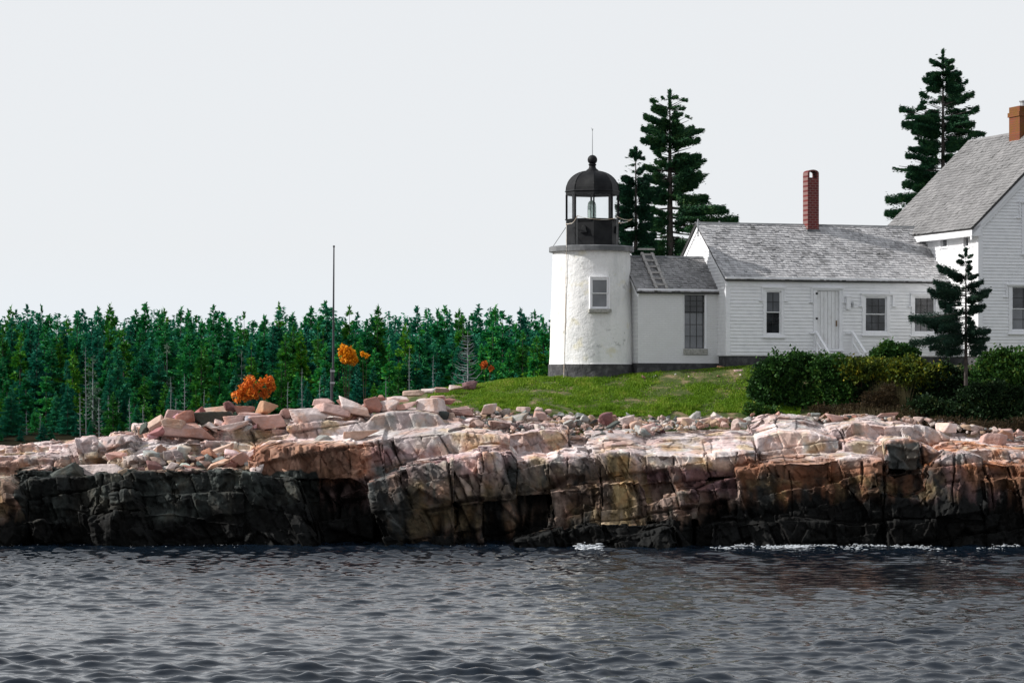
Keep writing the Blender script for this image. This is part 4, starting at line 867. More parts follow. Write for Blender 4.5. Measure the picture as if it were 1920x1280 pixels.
    # autumn trees
    def leafy(px, py, ww, hh, Y, seed, m, label, lobes, name='maple_tree', n=3800):
        s = Y/F; rs = np.random.RandomState(seed); x = (px-960)*s; z0 = float(far_z(x, Y)) if Y > 200 else float(ground_z(x, Y))
        t = thing(name, label, 'tree', (x, Y, z0)); T = MB(); P = []
        for (lx, ly, r1) in lobes:
            c = np.array([(lx-px)*s, 0, CAMZ+(HY-ly)*s-z0]); q = rs.normal(size=(n//len(lobes), 3)); q /= np.linalg.norm(q, axis=1)[:, None]
            P.append(c+q*(r1*s)*(rs.rand(len(q), 1)**.4)*np.array([1, 1, 1.05])); T.tube([(0, 0, -.2), (c[0]*.3, 0, c[2]*.5), tuple(c)], [.05, .03, .01], 5)
        P = np.concatenate(P); P = P[fbm(P*2.4+seed, 3, 3) > -.03]
        V, Fc = needles(rs, P, rs.normal(size=P.shape), .2, .15); T.build('trunk', M['twig'], t); link('crown', npmesh('crown', V, Fc), M[m], t)
    leafy(478, 728, 80, 50, 262, 1, 'orange', 'small orange maple in autumn colour behind the boulder pile', [(470, 718, 14), (456, 732, 13), (443, 742, 11), (490, 722, 13), (503, 716, 12), (508, 728, 9), (478, 738, 12), (497, 738, 9), (462, 744, 9)])
    leafy(650, 665, 34, 34, 265.5, 2, 'yellow', 'golden yellow treetop glowing in the far wood right of the flagpole', [(645, 657, 11), (657, 663, 12), (660, 674, 11), (640, 668, 8), (650, 670, 11)], n=2200)
    leafy(683, 665, 14, 8, 267, 3, 'yellow', 'tiny yellow patch of leaves beside the golden treetop', [(680, 664, 4), (688, 668, 4)], n=160)
    leafy(912, 688, 24, 24, 265, 4, 'orange', 'small orange treetop in the far wood near the lawn', [(908, 684, 6), (920, 693, 6)], n=240)
build_far()
# ------------------------------------------------------------------ buildings
TH = rad(18); UX = Vector((math.cos(TH), math.sin(TH), 0)); DV = Vector((-math.sin(TH), math.cos(TH), 0))
def tsolve(O, d, px):
    """distance from O along d at which the line crosses photo column px"""
    k = (px-960)/F; return (k*O.y-O.x)/(d.x-k*d.y)
def zsolve(O, d, t, py):
    return CAMZ+(HY-py)*(O.y+d.y*t)/F
class Frame:                                      # a vertical wall plane in a building's own axes: u along it, n out of it
    def __init__(s, o, u, n): s.o = Vector(o); s.u = Vector(u); s.n = Vector(n)
    def p(s, a, z, out=0): return s.o+s.u*a+Vector((0, 0, z))+s.n*out
    def box(s, B, a0, a1, z0, z1, o0, o1):
        B.hexa([s.p(a0, z0, o1), s.p(a1, z0, o1), s.p(a1, z0, o0), s.p(a0, z0, o0), s.p(a0, z1, o1), s.p(a1, z1, o1), s.p(a1, z1, o0), s.p(a0, z1, o0)])
def spans(a0, a1, z0, z1, holes):
    """[a0,a1] minus the holes that overlap rows z0..z1"""
    seg = [(a0, a1)]
    for h in holes:
        if h[2] < z1-1e-6 and h[3] > z0+1e-6:
            seg = [q for s in seg for q in ((s[0], min(s[1], h[0])), (max(s[0], h[1]), s[1])) if q[1]-q[0] > .005]
    return seg
def clap(fr, B, a0, a1, z0, z1, holes=(), lim=None, exp=.118, seed=0):
    """overlapping clapboards, the butt of each board proud of the next"""
    z = z0; r = random.Random(seed)
    while z < z1:
        zt = min(z+exp, z1+.02); L0, L1 = (a0, a1) if lim is None else (max(a0, lim(z+exp/2)[0]), min(a1, lim(z+exp/2)[1]))
        if L1-L0 > .03:
            for s0, s1 in spans(L0, L1, z, zt, holes):
                c = s0
                while c < s1-.001:
                    e = min(s1, c+r.uniform(2.2, 4)); e = s1 if s1-e < .5 else e
                    t0 = .034+r.uniform(-.003, .003)
                    c2 = c+.0015; e2 = e-.0015
                    B.poly([fr.p(c2, z, .002), fr.p(e2, z, .002), fr.p(e2, z, t0), fr.p(c2, z, t0), fr.p(e2, zt+.012, .005), fr.p(c2, zt+.012, .005)], [(0, 1, 2, 3), (3, 2, 4, 5)])
                    c = e
        z += exp
def backing(fr, B, a0, a1, z0, z1, holes, th=.14, gable=None):
    xs = sorted({a0, a1, *[min(max(h[0], a0), a1) for h in holes], *[min(max(h[1], a0), a1) for h in holes]}); zs = sorted({z0, z1, *[h[2] for h in holes if z0 < h[2] < z1], *[h[3] for h in holes if z0 < h[3] < z1]})
    for i in range(len(xs)-1):
        for j in range(len(zs)-1):
            cx, cz = (xs[i]+xs[i+1])/2, (zs[j]+zs[j+1])/2
            if not any(h[0] < cx < h[1] and h[2] < cz < h[3] for h in holes): fr.box(B, xs[i], xs[i+1], zs[j], zs[j+1], -th, 0)
    if gable: B.prism([fr.p(a0, z1, 0), fr.p(a1, z1, 0), fr.p((a0+a1)/2, gable, 0)], -fr.n*th)
def window(fr, par, g, mid, nx, ny, pane_up, pane_lo, hood=None, sash_w=.045, casing=None, sillz=None, sash_mat='trim', depth=-.05, name='window'):
    """g: glass opening (a0,a1,z0,z1); casing: outer box of the trim boards; hood: (a0,a1,ztop,zear)"""
    B = MB(); a0, a1, z0, z1 = g; c = casing or (a0-.13, a1+.13, z0-.1, z1+.13); s = sash_w
    for q in ((c[0], a0-s, c[2], c[3]), (a1+s, c[1], c[2], c[3]), (a0-s, a1+s, z1+s, c[3]), (a0-s, a1+s, c[2], z0-s)): fr.box(B, *q, -.1, .045)
    wo = B.build(name, M['trim'], par, bevel=.004)
    if hood:
        H = MB(); h0, h1, zt, ze = hood; w_ = .06
        fr.box(H, h0, h1, zt-.05, zt, .0, .10); fr.box(H, h0+.012, h1-.012, zt-.085, zt-.05, .0, .075)
        for x0, x1, e in ((h0, h0+w_, -1), (h1-w_, h1, 1)):
            fr.box(H, x0+.004, x1-.004, ze, zt-.085, .0, .07); xx = (x0-.09, x1+.01) if e < 0 else (x0-.01, x1+.09)
            fr.box(H, xx[0], xx[1], ze-.03, ze, .0, .085)
        H.build('hood_mould', M['trim'], wo, bevel=.004)
    S = MB(); zm = z0+(z1-z0)*mid if mid else None
    for lo, hi, dd in (((z0, zm-.018, 0), (zm+.018, z1, .018)) if mid else ((z0, z1, 0),)):
        for q in ((a0-s, a0, lo-(s if lo == z0 else .018), hi+(s if hi == z1 else .018)), (a1, a1+s, lo-(s if lo == z0 else .018), hi+(s if hi == z1 else .018)),
                  (a0, a1, lo-(s if lo == z0 else .018), lo), (a0, a1, hi, hi+(s if hi == z1 else .018))): fr.box(S, *q, depth-.03+dd, depth+.02+dd)
    S.build('sash', M[sash_mat], wo)
    for (lo, hi, dd, mt) in (((z0, zm-.018, 0, pane_lo), (zm+.018, z1, .018, pane_up)) if mid else ((z0, z1, 0, pane_up),)):
        P = MB(); fr.box(P, a0, a1, lo, hi, depth-.012+dd, depth-.006+dd); P.build('pane', M[mt], wo)
    if nx > 1 or ny > 1:
        G = MB()
        for (lo, hi, dd) in (((z0, zm-.018, 0), (zm+.018, z1, .018)) if mid else ((z0, z1, 0),)):
            for i in range(1, nx): x = a0+(a1-a0)*i/nx; fr.box(G, x-.009, x+.009, lo, hi, depth-.006+dd, depth+.004+dd)
            for j in range(1, ny): z = lo+(hi-lo)*j/ny; fr.box(G, a0, a1, z-.009, z+.009, depth-.006+dd, depth+.0055+dd)
        G.build('muntin', M['muntin'], wo)
    if sillz is not None:
        T = MB(); fr.box(T, c[0]-.04, c[1]+.04, sillz-.05, sillz, 0, .09); T.build('sill', M['trim'], wo, bevel=.004)
    return wo
def shingles(B, A, Bv, Cv, Dv, exp=.125, seed=0, wmin=.09, wmax=.17, lift=.012, ragged=.008):
    """courses of separate shingles over the quad eaves A-B, ridge D-C"""
    r = random.Random(seed); A, Bv, Cv, Dv = map(Vector, (A, Bv, Cv, Dv)); up = (Dv-A); n = int(up.length/exp); nrm = (Bv-A).cross(up).normalized()
    for k in range(n+1):
        f0 = k/n; L0 = A.lerp(Dv, f0); R0 = Bv.lerp(Cv, f0); f1 = min(1, (k+1.25)/n); L1 = A.lerp(Dv, f1); R1 = Bv.lerp(Cv, f1)
        if k == n: break
        W = (R0-L0).length; x = 0
        while x < W-.01:
            w_ = min(r.uniform(wmin, wmax), W-x); a = (x+.002)/W; b = (x+w_-.002)/W; x += w_
            if b <= a: continue
            j = r.uniform(-ragged, ragged) if r.random() > .06 else r.uniform(.015, .05); l = lift*r.uniform(.6, 1.5)+(.012 if r.random() < .05 else 0)
            jj = up.normalized()*j
            p0, p1 = L0.lerp(R0, a)+jj, L0.lerp(R0, b)+jj; p2, p3 = L1.lerp(R1, b), L1.lerp(R1, a)
            B.poly([p0, p1, p1+nrm*l, p0+nrm*l*r.uniform(.8, 1.2), p2+nrm*.001, p3+nrm*.001], [(0, 1, 2, 3), (3, 2, 4, 5)])
def gable_roof(par, L0, L1, hd, ze, zr, ov, sh, exp, seed, y0=0, depth=None, both=True, ridge_mat='zinc', name='roof', th=.07, **kw):
    """ridge along local x from L0 to L1; eaves at y0-ov and y0+2hd+ov"""
    sl = (zr-ze)/hd; ye, ze2 = y0-ov, ze-sl*ov; yb = y0+2*hd+ov; ym = y0+hd
    D = MB(); D.prism([(L0, ye, ze2-.0), (L0, ym, zr), (L0, yb, ze2), (L0, yb, ze2-th), (L0, ym, zr-th-.02), (L0, ye, ze2-th)], (L1-L0, 0, 0))
    ro = D.build(name, M['roofdeck'], par); S = MB(); e = .006
    shingles(S, (L0-.02, ye-.03, ze2-.03*sl+e), (L1, ye-.03, ze2-.03*sl+e), (L1, ym, zr+e), (L0-.02, ym, zr+e), exp, seed, **kw)
    if both:
        N_ = MB(); N_.poly([(L1, yb+.03, ze2-.03*sl+.02), (L0-.02, yb+.03, ze2-.03*sl+.02), (L0-.02, ym, zr+.02), (L1, ym, zr+.02)], [(0, 1, 2, 3)]); S.poly(N_.v, N_.f)
    S.build('shingles', M[sh], ro)
    R = MB(); R.prism([(L0-.03, ym-.09, zr-.035), (L0-.03, ym, zr+.04), (L0-.03, ym+.09, zr-.035), (L0-.03, ym, zr+.01)], (L1-L0+.03, 0, 0)); R.build('ridge_cap', M[ridge_mat], ro)
    return ro
# ---- the wing with the door
O1 = Vector(at(1362, 0, 100)); O1.z = 0; gz1 = CAMZ+(HY-667)*100/F; ZE = CAMZ+(HY-519)*100/F; ZR = CAMZ+(HY-418)*102.4/F; LW = 8.37; HD = 2.57
wing = thing('house_wing', 'long low white clapboard wing with a boarded door, left of the main house', 'house wing', O1, TH)
fr = Frame((0, 0, 0), (1, 0, 0), (0, -1, 0))
def A_(px): return tsolve(O1, UX, px)
def Z_(px, py): return zsolve(O1, UX, A_(px), py)
def G_(x0, x1, y0, y1): xm = (x0+x1)/2; return (A_(x0), A_(x1), Z_(xm, y1), Z_(xm, y0))
w1, w2, w3 = G_(1438, 1462, 548, 624), G_(1624, 1660, 559, 620), G_(1716, 1751, 559, 621)
dr = G_(1531, 1573, 545, 654)
holes = []
def grow(g, a, b=None): b = a if b is None else b; return (g[0]-a, g[1]+a, g[2]-b, g[3]+b)
cs = [grow(w1, .15, .13), grow(w2, .16, .14), grow(w3, .16, .14), (dr[0]-.13, dr[1]+.13, dr[2]-.04, dr[3]+.12)]
wl = MB(); zt_ = ZE-.0
backing(fr, wl, 0, LW, gz1, ZE, [grow(g, .04) for g in (w1, w2, w3)]+[grow(dr, 0)])
fl = Frame((0, 2*HD, 0), (0, -1, 0), (-1, 0, 0)); backing(fl, wl, .14, 2*HD-.14, gz1, ZE, [])
wl.prism([(0, 0.02, ZE), (0, 2*HD, ZE), (0, HD, ZR-.06)], (.14, 0, 0))
wl.box(0, LW, 2*HD-.14, 2*HD, gz1, ZE)
wo = wl.build('wall', M['paint'], wing)
cb = MB(); clap(fr, cb, .13, LW, gz1+.03, ZE-.32, [(*c[:2], c[2], c[3]) for c in cs], seed=4)
clap(fl, cb, 0.02, 2*HD-.13, gz1+.03, ZE-.02, seed=5)
clap(fl, cb, 0, 2*HD, ZE-.0, ZR, lim=lambda z: (HD*(z-ZE)/(ZR-ZE)+.1, 2*HD-HD*(z-ZE)/(ZR-ZE)-.1), seed=6)
cb.build('clapboards', M['paint'], wo)
tb = MB()
fr.box(tb, -.03, .13, gz1, ZE-.02, 0, .035); fl.box(tb, 2*HD-.13, 2*HD, gz1, ZE-.05, 0, .034)
fr.box(tb, .13, LW, ZE-.32, ZE-.13, 0, .03); fr.box(tb, -.05, LW, ZE-.13, ZE-.02, 0, .10); fr.box(tb, -.08, LW, ZE-.06, ZE+.0, .102, .17)
for s in (0, 1):                                  # rake boards on the gable
    y0, y1 = (-.12, HD) if s == 0 else (2*HD+.12, HD); k = (ZR-ZE)/HD
    a, b = Vector((-.055, y0, ZE-k*.12-.09)), Vector((-.055, y1, ZR-.09)); tb.prism([a, b, b-Vector((0, 0, .17)), a-Vector((0, 0, .17))], (.05, 0, 0))
tb.build('trim_board', M['trim'], wo, bevel=.004)
fb = MB(); zf = gz1-.75; fr.box(fb, .02, LW, zf, gz1+.005, -.3, -.02); fb.box(.02, .3, .3, 2*HD-.02, zf, gz1+.005); fb.build('foundation', M['foundation'], wing)
gable_roof(wing, -.1, LW+.05, HD, ZE+.03, ZR, .14, 'shingle', .135, 21, lift=.026)
for g, cc, hx, nx, up_, lo_ in ((w1, cs[0], (1427, 1472, 537, 563), 2, 'glass_grey', 'glass_dark'), (w2, cs[1], (1613, 1675, 549, 573), 3, 'glass_dark', 'glass_dark'), (w3, cs[2], (1706, 1768, 549, 574), 3, 'glass_dark', 'glass_grey')):
    window(fr, wing, g, .51, nx, 2, up_, lo_, (A_(hx[0]), A_(hx[1]), Z_(hx[0], hx[2]), Z_(hx[0], hx[3])), casing=cc, sillz=cc[2])
D_ = MB(); fr.box(D_, cs[3][0], dr[0], dr[2], cs[3][3], -.05, .045); fr.box(D_, dr[1], cs[3][1], dr[2], cs[3][3], -.05, .045); fr.box(D_, dr[0], dr[1], dr[3], cs[3][3], -.05, .045)
fr.box(D_, cs[3][0]-.03, cs[3][1]+.03, dr[2]-.07, dr[2]-.0, -.05, .10); df = D_.build('door_frame', M['trim'], wing, bevel=.004)
H = MB(); h0, h1, zt, ze = A_(1520), A_(1581), Z_(1540, 538), Z_(1540, 566)
fr.box(H, h0, h1, zt-.05, zt, 0, .10); fr.box(H, h0+.012, h1-.012, zt-.085, zt-.05, 0, .075)
for x0, x1, e_ in ((h0, h0+.06, -1), (h1-.06, h1, 1)):
    fr.box(H, x0, x1, ze, zt-.085, 0, .07); fr.box(H, x0-.08*(e_ < 0)-.01, x1+.08*(e_ > 0)+.01, ze-.03, ze, 0, .085)
H.build('hood_mould', M['trim'], df, bevel=.004)
D_ = MB(); nb = 6
for i in range(nb):
    wv = (dr[1]-dr[0])/nb; fr.box(D_, dr[0]+i*wv+.006, dr[0]+(i+1)*wv-.006, dr[2]+.01, dr[3]-.01, -.04, -.008+.004*(i % 2))
fr.box(D_, dr[0], dr[1], dr[2], dr[3], -.06, -.041)
do = D_.build('door', M['door'], wing, bevel=.003)
for zz in (dr[3]-.1, (dr[2]+dr[3])/2+.04, dr[2]+.12):
    h = MB(); fr.box(h, dr[0]-.05, dr[0]+.03, zz-.035, zz+.035, -.004, .055); h.build('hinge', M['hinge'], do, bevel=.006)
h = MB(); fr.box(h, dr[1]-.12, dr[1]-.07, dr[2]+.78, dr[2]+.98, -.004, .012); h.tube([fr.p(dr[1]-.1, dr[2]+.94, .01), fr.p(dr[1]-.1, dr[2]+.93, .05), fr.p(dr[1]-.1, dr[2]+.83, .05), fr.p(dr[1]-.1, dr[2]+.82, .01)], .009, 6); h.build('door_handle', M['brass'], do)
g = G_(1585, 1592.5, 555, 580); h = MB(); fr.box(h, g[0], g[1], g[2], g[3], .02, .14); fr.box(h, g[0]-.02, g[1]+.02, g[3]-.03, g[3]+.01, .02, .16); h.build('meter_box', M['trim'], wing, bevel=.008)
g = G_(1593.5, 1598.5, 566, 575); h = MB(); fr.box(h, g[0], g[1], g[2], g[3], .02, .10); a = (g[0]+g[1])/2; z = (g[2]+g[3])/2
h.tube([fr.p(a, z, .1), fr.p(a, z, .15)], .04, 12); h.build('electric_meter', M['tin'], wing, bevel=.005)
h = MB(); ps = [fr.p(A_(1713), Z_(1713, 525), .16), fr.p(A_(1716), Z_(1716, 528), .1), fr.p(A_(1750), Z_(1750, 537), .06), fr.p(A_(1777), Z_(1777, 545), .06), fr.p(A_(1777.5), gz1-.1, .06)]; h.tube(ps, .035, 8); h.build('drainpipe', M['trim'], wing, True)
h = MB(); p0 = O1+DV*HD; h.tube([(-.12, HD-.25, ZR-.5), (-.12, HD-.25, ZR+.12)], .025, 6); h.tube([(A_(1393)+.3, HD+.3, ZR-.2), (A_(1393)+.3, HD+.3, ZR+.1)], .03, 8); h.build('vent_pipe', M['tin'], wing, True)
# slim brick stack with a capped, arched top
ty = HD-.32; dvx = O1+DV*ty; ca0, ca1 = tsolve(dvx, UX, 1514.5), tsolve(dvx, UX, 1535.5); zt = CAMZ+(HY-322)*(dvx.y+UX.y*ca0)/F; zb = ZR-.5
h = MB(); cd = .42; t_ = .07
h.box(ca0, ca1, ty, ty+cd, zb, zt-.22)
for q in ((ca0, ca0+t_), (ca1-t_, ca1)): h.box(q[0], q[1], ty, ty+cd, zt-.22, zt-.04)
cm = (ca0+ca1)/2; rr = (ca1-ca0)/2; arc = [(cm+rr*math.cos(a), ty, zt-.04+rr*.55*math.sin(a)) for a in np.linspace(0, math.pi, 9)]; arc2 = [(cm+(rr-t_)*math.cos(a), ty, zt-.04+(rr*.55-.05)*math.sin(a)) for a in np.linspace(math.pi, 0, 9)]
h.prism(arc+arc2, (0, cd, 0)); ch = h.build('chimney', M['red_brick'], wing)
h = MB(); h.box(ca0-.03, ca1+.03, ty-.05, ty+cd+.02, ZR-.5, ZR-.17); h.build('flashing', M['zinc'], ch)
h = MB(); h.box(ca0+t_+.001, ca1-t_-.001, ty+.03, ty+cd-.03, zt-.235, zt-.2); h.build('flue', M['muntin'], ch)
# steps and handrails at the door
st = thing('door_steps', 'white wooden steps below the boarded door, mostly hidden by the rose bushes', 'steps', O1+UX*A_(1552)-DV*.05+Vector((0, 0, gz1)), TH)
h = MB(); 
for i in range(4): h.box(-.62, .62, -.28*(i+1)-.05, -.28*i-.03, dr[2]-gz1-.12-.19*i-.04, dr[2]-gz1-.12-.19*i)
h.build('tread', M['trim'], st, bevel=.005)
h = MB()
for x in (-.6, .56): h.prism([(x, -.05, dr[2]-gz1-.17), (x, -1.2, dr[2]-gz1-.93), (x, -1.2, -.9), (x, -.05, -.9)], (.04, 0, 0))
h.build('stringer', M['trim'], st)
for px, lab in ((1529, 'white sloping wooden handrail left of the boarded door'), (1597, 'white sloping wooden handrail right of the boarded door')):
    hr = thing('handrail', lab, 'handrail', O1+UX*A_(px)+Vector((0, 0, gz1)), TH, 'handrails of the door steps'); tz = Z_(px, 623)-gz1
    h = MB(); h.box(-.035, .035, -.16, -.09, -.9, tz); h.build('post', M['trim'], hr, bevel=.004); h = MB(); h.box(-.03, .03, -1.14, -1.08, -.9, tz-.68); h.build('post', M['trim'], hr, bevel=.004)
    for dz, ww in ((.0, .085), (-.34, .06)): h = MB(); h.bar((0, -.06, tz+dz+.02), (0, -1.16, tz+dz-.74), ww, .045); h.build('rail', M['trim'], hr, bevel=.004)
    h = MB(); h.box(-.27, .02, -.09, -.045, tz-.05, tz-.01); h.build('bracket', M['trim'], hr)
# ---- the main house
O2 = Vector((15.97, 100.4, 0)); LM = 7.35; HW = 3.45; WM = 2*HW; S2 = 3.64/3.75
zb2 = CAMZ+(HY-668)*100.4/F; zr2 = 13.89; zw2 = zr2-HW*S2
main = thing('main_house', 'tall white clapboard house with a steep grey roof at the right edge', 'house', O2, TH)
f2 = Frame((0, 0, 0), (1, 0, 0), (0, -1, 0)); g2 = Frame((0, LM, 0), (0, -1, 0), (-1, 0, 0))
def A2(px): return tsolve(O2, UX, px)
def Z2(px, py): return zsolve(O2, UX, A2(px), py)
mw = (A2(1899), A2(1899)+.84, Z2(1899, 617), Z2(1899, 539)); uw = (A2(1920)+.05, A2(1920)+.85, Z2(1920, 468), Z2(1920, 386)); mc, uc = grow(mw, .17, .14), grow(uw, .15, .14)
def dpx(px): return tsolve(O2, DV, px)
sw = []
for x0, x1 in ((1766, 1776.5), (1809, 1817)):
    d1, d0 = dpx(x0), dpx(x1); dm = (d0+d1)/2; sw.append((LM-d1, LM-d0, zsolve(O2, DV, dm, 461), zsolve(O2, DV, dm, 441)))
wl = MB(); backing(f2, wl, 0, WM, zb2, zw2, [grow(mw, .04), grow(uw, .04)]); wl.prism([(0.02, 0, zw2), (WM-.02, 0, zw2), (HW, 0, zr2-.1)], (0, .14, 0))
backing(g2, wl, 0, LM-.14, zb2, zw2-.02, [grow(s, .03) for s in sw]); wl.box(0, WM, LM-.14, LM, zb2, zw2-.03); wl.prism([(0.02, LM-.14, zw2-.02), (WM-.02, LM-.14, zw2-.02), (HW, LM-.14, zr2-.1)], (0, .14, 0)); wl.box(WM-.14, WM, .14, LM-.14, zb2, zw2-.04)
w2o = wl.build('wall', M['paint'], main)
cb = MB(); clap(f2, cb, .14, WM, zb2+.02, zw2-.1, [mc, uc], exp=.112, seed=14)
clap(f2, cb, 0, WM, zw2-.1, zr2, [uc], lim=lambda z: ((z-zw2)/S2+.12, WM-(z-zw2)/S2-.12), exp=.112, seed=15)
clap(g2, cb, 0, LM-.14, zb2+.02, zw2-.25, [grow(s, .1) for s in sw], exp=.125, seed=16); cb.build('clapboards', M['paint'], w2o)
tb = MB(); f2.box(tb, -.035, .14, zb2, zw2-.15, 0, .035); g2.box(tb, LM-.14, LM, zb2, zw2-.1, 0, .034)
g2.box(tb, 0, LM, zw2-.3, zw2-.12, 0, .05)
for s in (0, 1):
    x0 = -.32 if s == 0 else WM+.32; a, b = Vector((x0, -.16, zw2-.32*S2-.04)), Vector((HW, -.16, zr2-.04)); dn = Vector((0, 0, .24))
    tb.prism([a, b, b-dn, a-dn], (0, .05, 0)); a2 = a+Vector((0, .06, -.22)); b2_ = b+Vector((0, .06, -.22)); tb.prism([a2, b2_, b2_-dn*.75, a2-dn*.75], (0, .09, 0))
tb.hexa([(-.34, -.16, zw2-.62), (-.0, -.16, zw2-.62), (-.0, LM+.1, zw2-.62), (-.34, LM+.1, zw2-.62), (-.34, -.16, zw2-.40), (-.0, -.16, zw2-.2), (-.0, LM+.1, zw2-.2), (-.34, LM+.1, zw2-.40)])
tb.build('trim_board', M['trim'], w2o, bevel=.004)
fb = MB(); fb.box(.02, WM-.02, .02, LM-.02, zb2-1.2, zb2+.005); fb.build('foundation', M['foundation'], main)
# roof: ridge runs away from the camera
D = MB(); ov = .34; th = .09; z_e = zw2-ov*S2
D.prism([(-ov, -.2, z_e), (HW, -.2, zr2), (WM+ov, -.2, z_e), (WM+ov, -.2, z_e-th), (HW, -.2, zr2-th-.03), (-ov, -.2, z_e-th)], (0, LM+.4, 0)); ro = D.build('roof', M['roofdeck'], main)
S = MB(); e = .008; shingles(S, (-ov-.04, LM+.22, z_e+e-.04*S2), (-ov-.04, -.22, z_e+e-.04*S2), (HW, -.22, zr2+e), (HW, LM+.22, zr2+e), .15, 33, lift=.02, wmin=.12, wmax=.2, ragged=.004)
S.poly([(WM+ov, -.22, z_e+.01), (WM+ov, LM+.22, z_e+.01), (HW, LM+.22, zr2+.01), (HW, -.22, zr2+.01)], [(0, 1, 2, 3)]); S.build('shingles', M['shingle2'], ro)
R = MB(); R.prism([(HW-.1, -.24, zr2-.08), (HW, -.24, zr2+.035), (HW+.1, -.24, zr2-.08)], (0, LM+.48, 0)); R.build('ridge_cap', M['shingle2'], ro)
window(f2, main, mw, .49, 2, 2, 'glass_dark', 'glass_grey', (mw[0]-.28, mw[1]+.28, Z2(1890, 532), Z2(1890, 556)), casing=mc, sillz=mc[2])
window(f2, main, uw, .5, 2, 2, 'glass_grey', 'glass_grey', (uw[0]-.26, uw[1]+.26, Z2(1915, 377), Z2(1915, 408)), casing=uc, sillz=uc[2])
for s in sw: window(g2, main, s, None, 2, 2, 'glass_grey', 'glass_grey', casing=grow(s, .1, .09), sash_w=.03)
cy = LM+.2-4.3; h = MB(); h.box(HW-.38, HW+.38, cy-.4, cy+.4, zr2-.6, zr2+.50); h.box(HW-.42, HW+.42, cy-.44, cy+.44, zr2+.501, zr2+.66); h.box(HW-.38, HW+.38, cy-.40, cy+.40, zr2+.661, zr2+.86)
ch = h.build('chimney', M['rust_brick'], ro); h = MB(); h.lathe([(.13, zr2+.86), (.13, zr2+1.02), (.17, zr2+1.04), (.17, zr2+1.08), (.13, zr2+1.09)], 16, (HW, cy)); h.build('chimney_pot', M['tin'], ch, True)
# ---- workroom
O3 = Vector((7.08, 100.7, 0)); L3 = 2.94; H3 = 1.32; zt3 = CAMZ+(HY-547)*100.4/F; zr3 = 9.245; zb3 = CAMZ+(HY-681)*100.3/F
work = thing('brick_workroom', 'small low white painted brick workroom joining the lighthouse to the wing', 'workroom', O3-UX*L3, TH)
f3 = Frame((0, 0, 0), (1, 0, 0), (0, -1, 0)); O3L = O3-UX*L3
def A3(px): return tsolve(O3L, UX, px)
ww = (A3(1283.5), A3(1320), zsolve(O3L, UX, A3(1300), 652), zsolve(O3L, UX, A3(1300), 554))
wl = MB(); backing(f3, wl, 0, L3+.02, zb3, zt3, [grow(ww, .03)], th=.25); wl.box(0, .25, .25, 2*H3, zb3, zt3); wl.prism([(0, 0, zt3), (0, 2*H3, zt3), (0, H3, zr3-.06)], (.25, 0, 0)); wl.box(.25, L3, 2*H3-.2, 2*H3, zb3, zt3)
wo = wl.build('wall', M['white_brick'], work)
fb = MB(); fb.box(-.05, L3+.02, -.04, 2*H3+.04, zb3-.85, zb3+.004); fb.build('foundation', M['foundation'], work)
tb = MB(); f3.box(tb, -.05, L3+.02, zt3-.02, zt3+.09, 0.002, .10); tb.prism([(-.07, -.1, zt3-.09), (-.07, H3, zr3-.07), (-.07, H3, zr3-.2), (-.07, -.1, zt3-.2)], (.065, 0, 0)); tb.build('trim_board', M['trim'], wo)
gable_roof(work, -.08, L3+.0, H3, zt3+.1, zr3+.02, .12, 'shingle3', .105, 44, wmin=.08, wmax=.15, lift=.022)
window(f3, work, ww, .68, 3, 3, 'glass_dark', 'glass_grey', casing=(ww[0]-.03, ww[1]+.08, ww[2]-.03, ww[3]+.03), sash_w=.02, sash_mat='muntin', depth=-.09)
h = MB(); f3.box(h, ww[0]-.04, ww[1]+.13, ww[2]-.23, ww[2]-.035, -.05, .05); h.build('stone_sill', M['granite'], work, bevel=.012)
# ladder lying on the workroom roof
k3 = (zr3-zt3)/H3
ld = thing('roof_ladder', 'weathered grey wooden ladder lying on the workroom roof', 'ladder', O3L+Vector((0, 0, 0)), TH)
def rp(a, y, off=.07): return Vector((a, y, zt3+.1+(zr3-zt3-.08)/H3*y+off+.02))
lx = tsolve(O3L+DV*0, UX, 1238)
h = MB(); h.bar(rp(lx-.17, -.1), rp(lx-.17, H3+.02, .1), .05, .09, (1, 0, 0)); h.build('rail', M['oldwood'], ld); h = MB(); h.bar(rp(lx+.20, -.1), rp(lx+.20, H3+.02, .1), .05, .09, (1, 0, 0)); h.build('rail', M['oldwood'], ld)
for i in range(6):
    y = .02+i*(H3-.02)/5.2; h = MB(); h.bar(rp(lx-.24, y, .10), rp(lx+.27, y, .10), .07, .035, (0, 1, 0)); h.build('rung', M['oldwood'], ld)
h = MB(); h.bar(rp(lx-.30, H3+.05, .2), rp(lx+.30, H3+.05, .2), .1, .06); h.build('hook_board', M['oldwood'], ld)
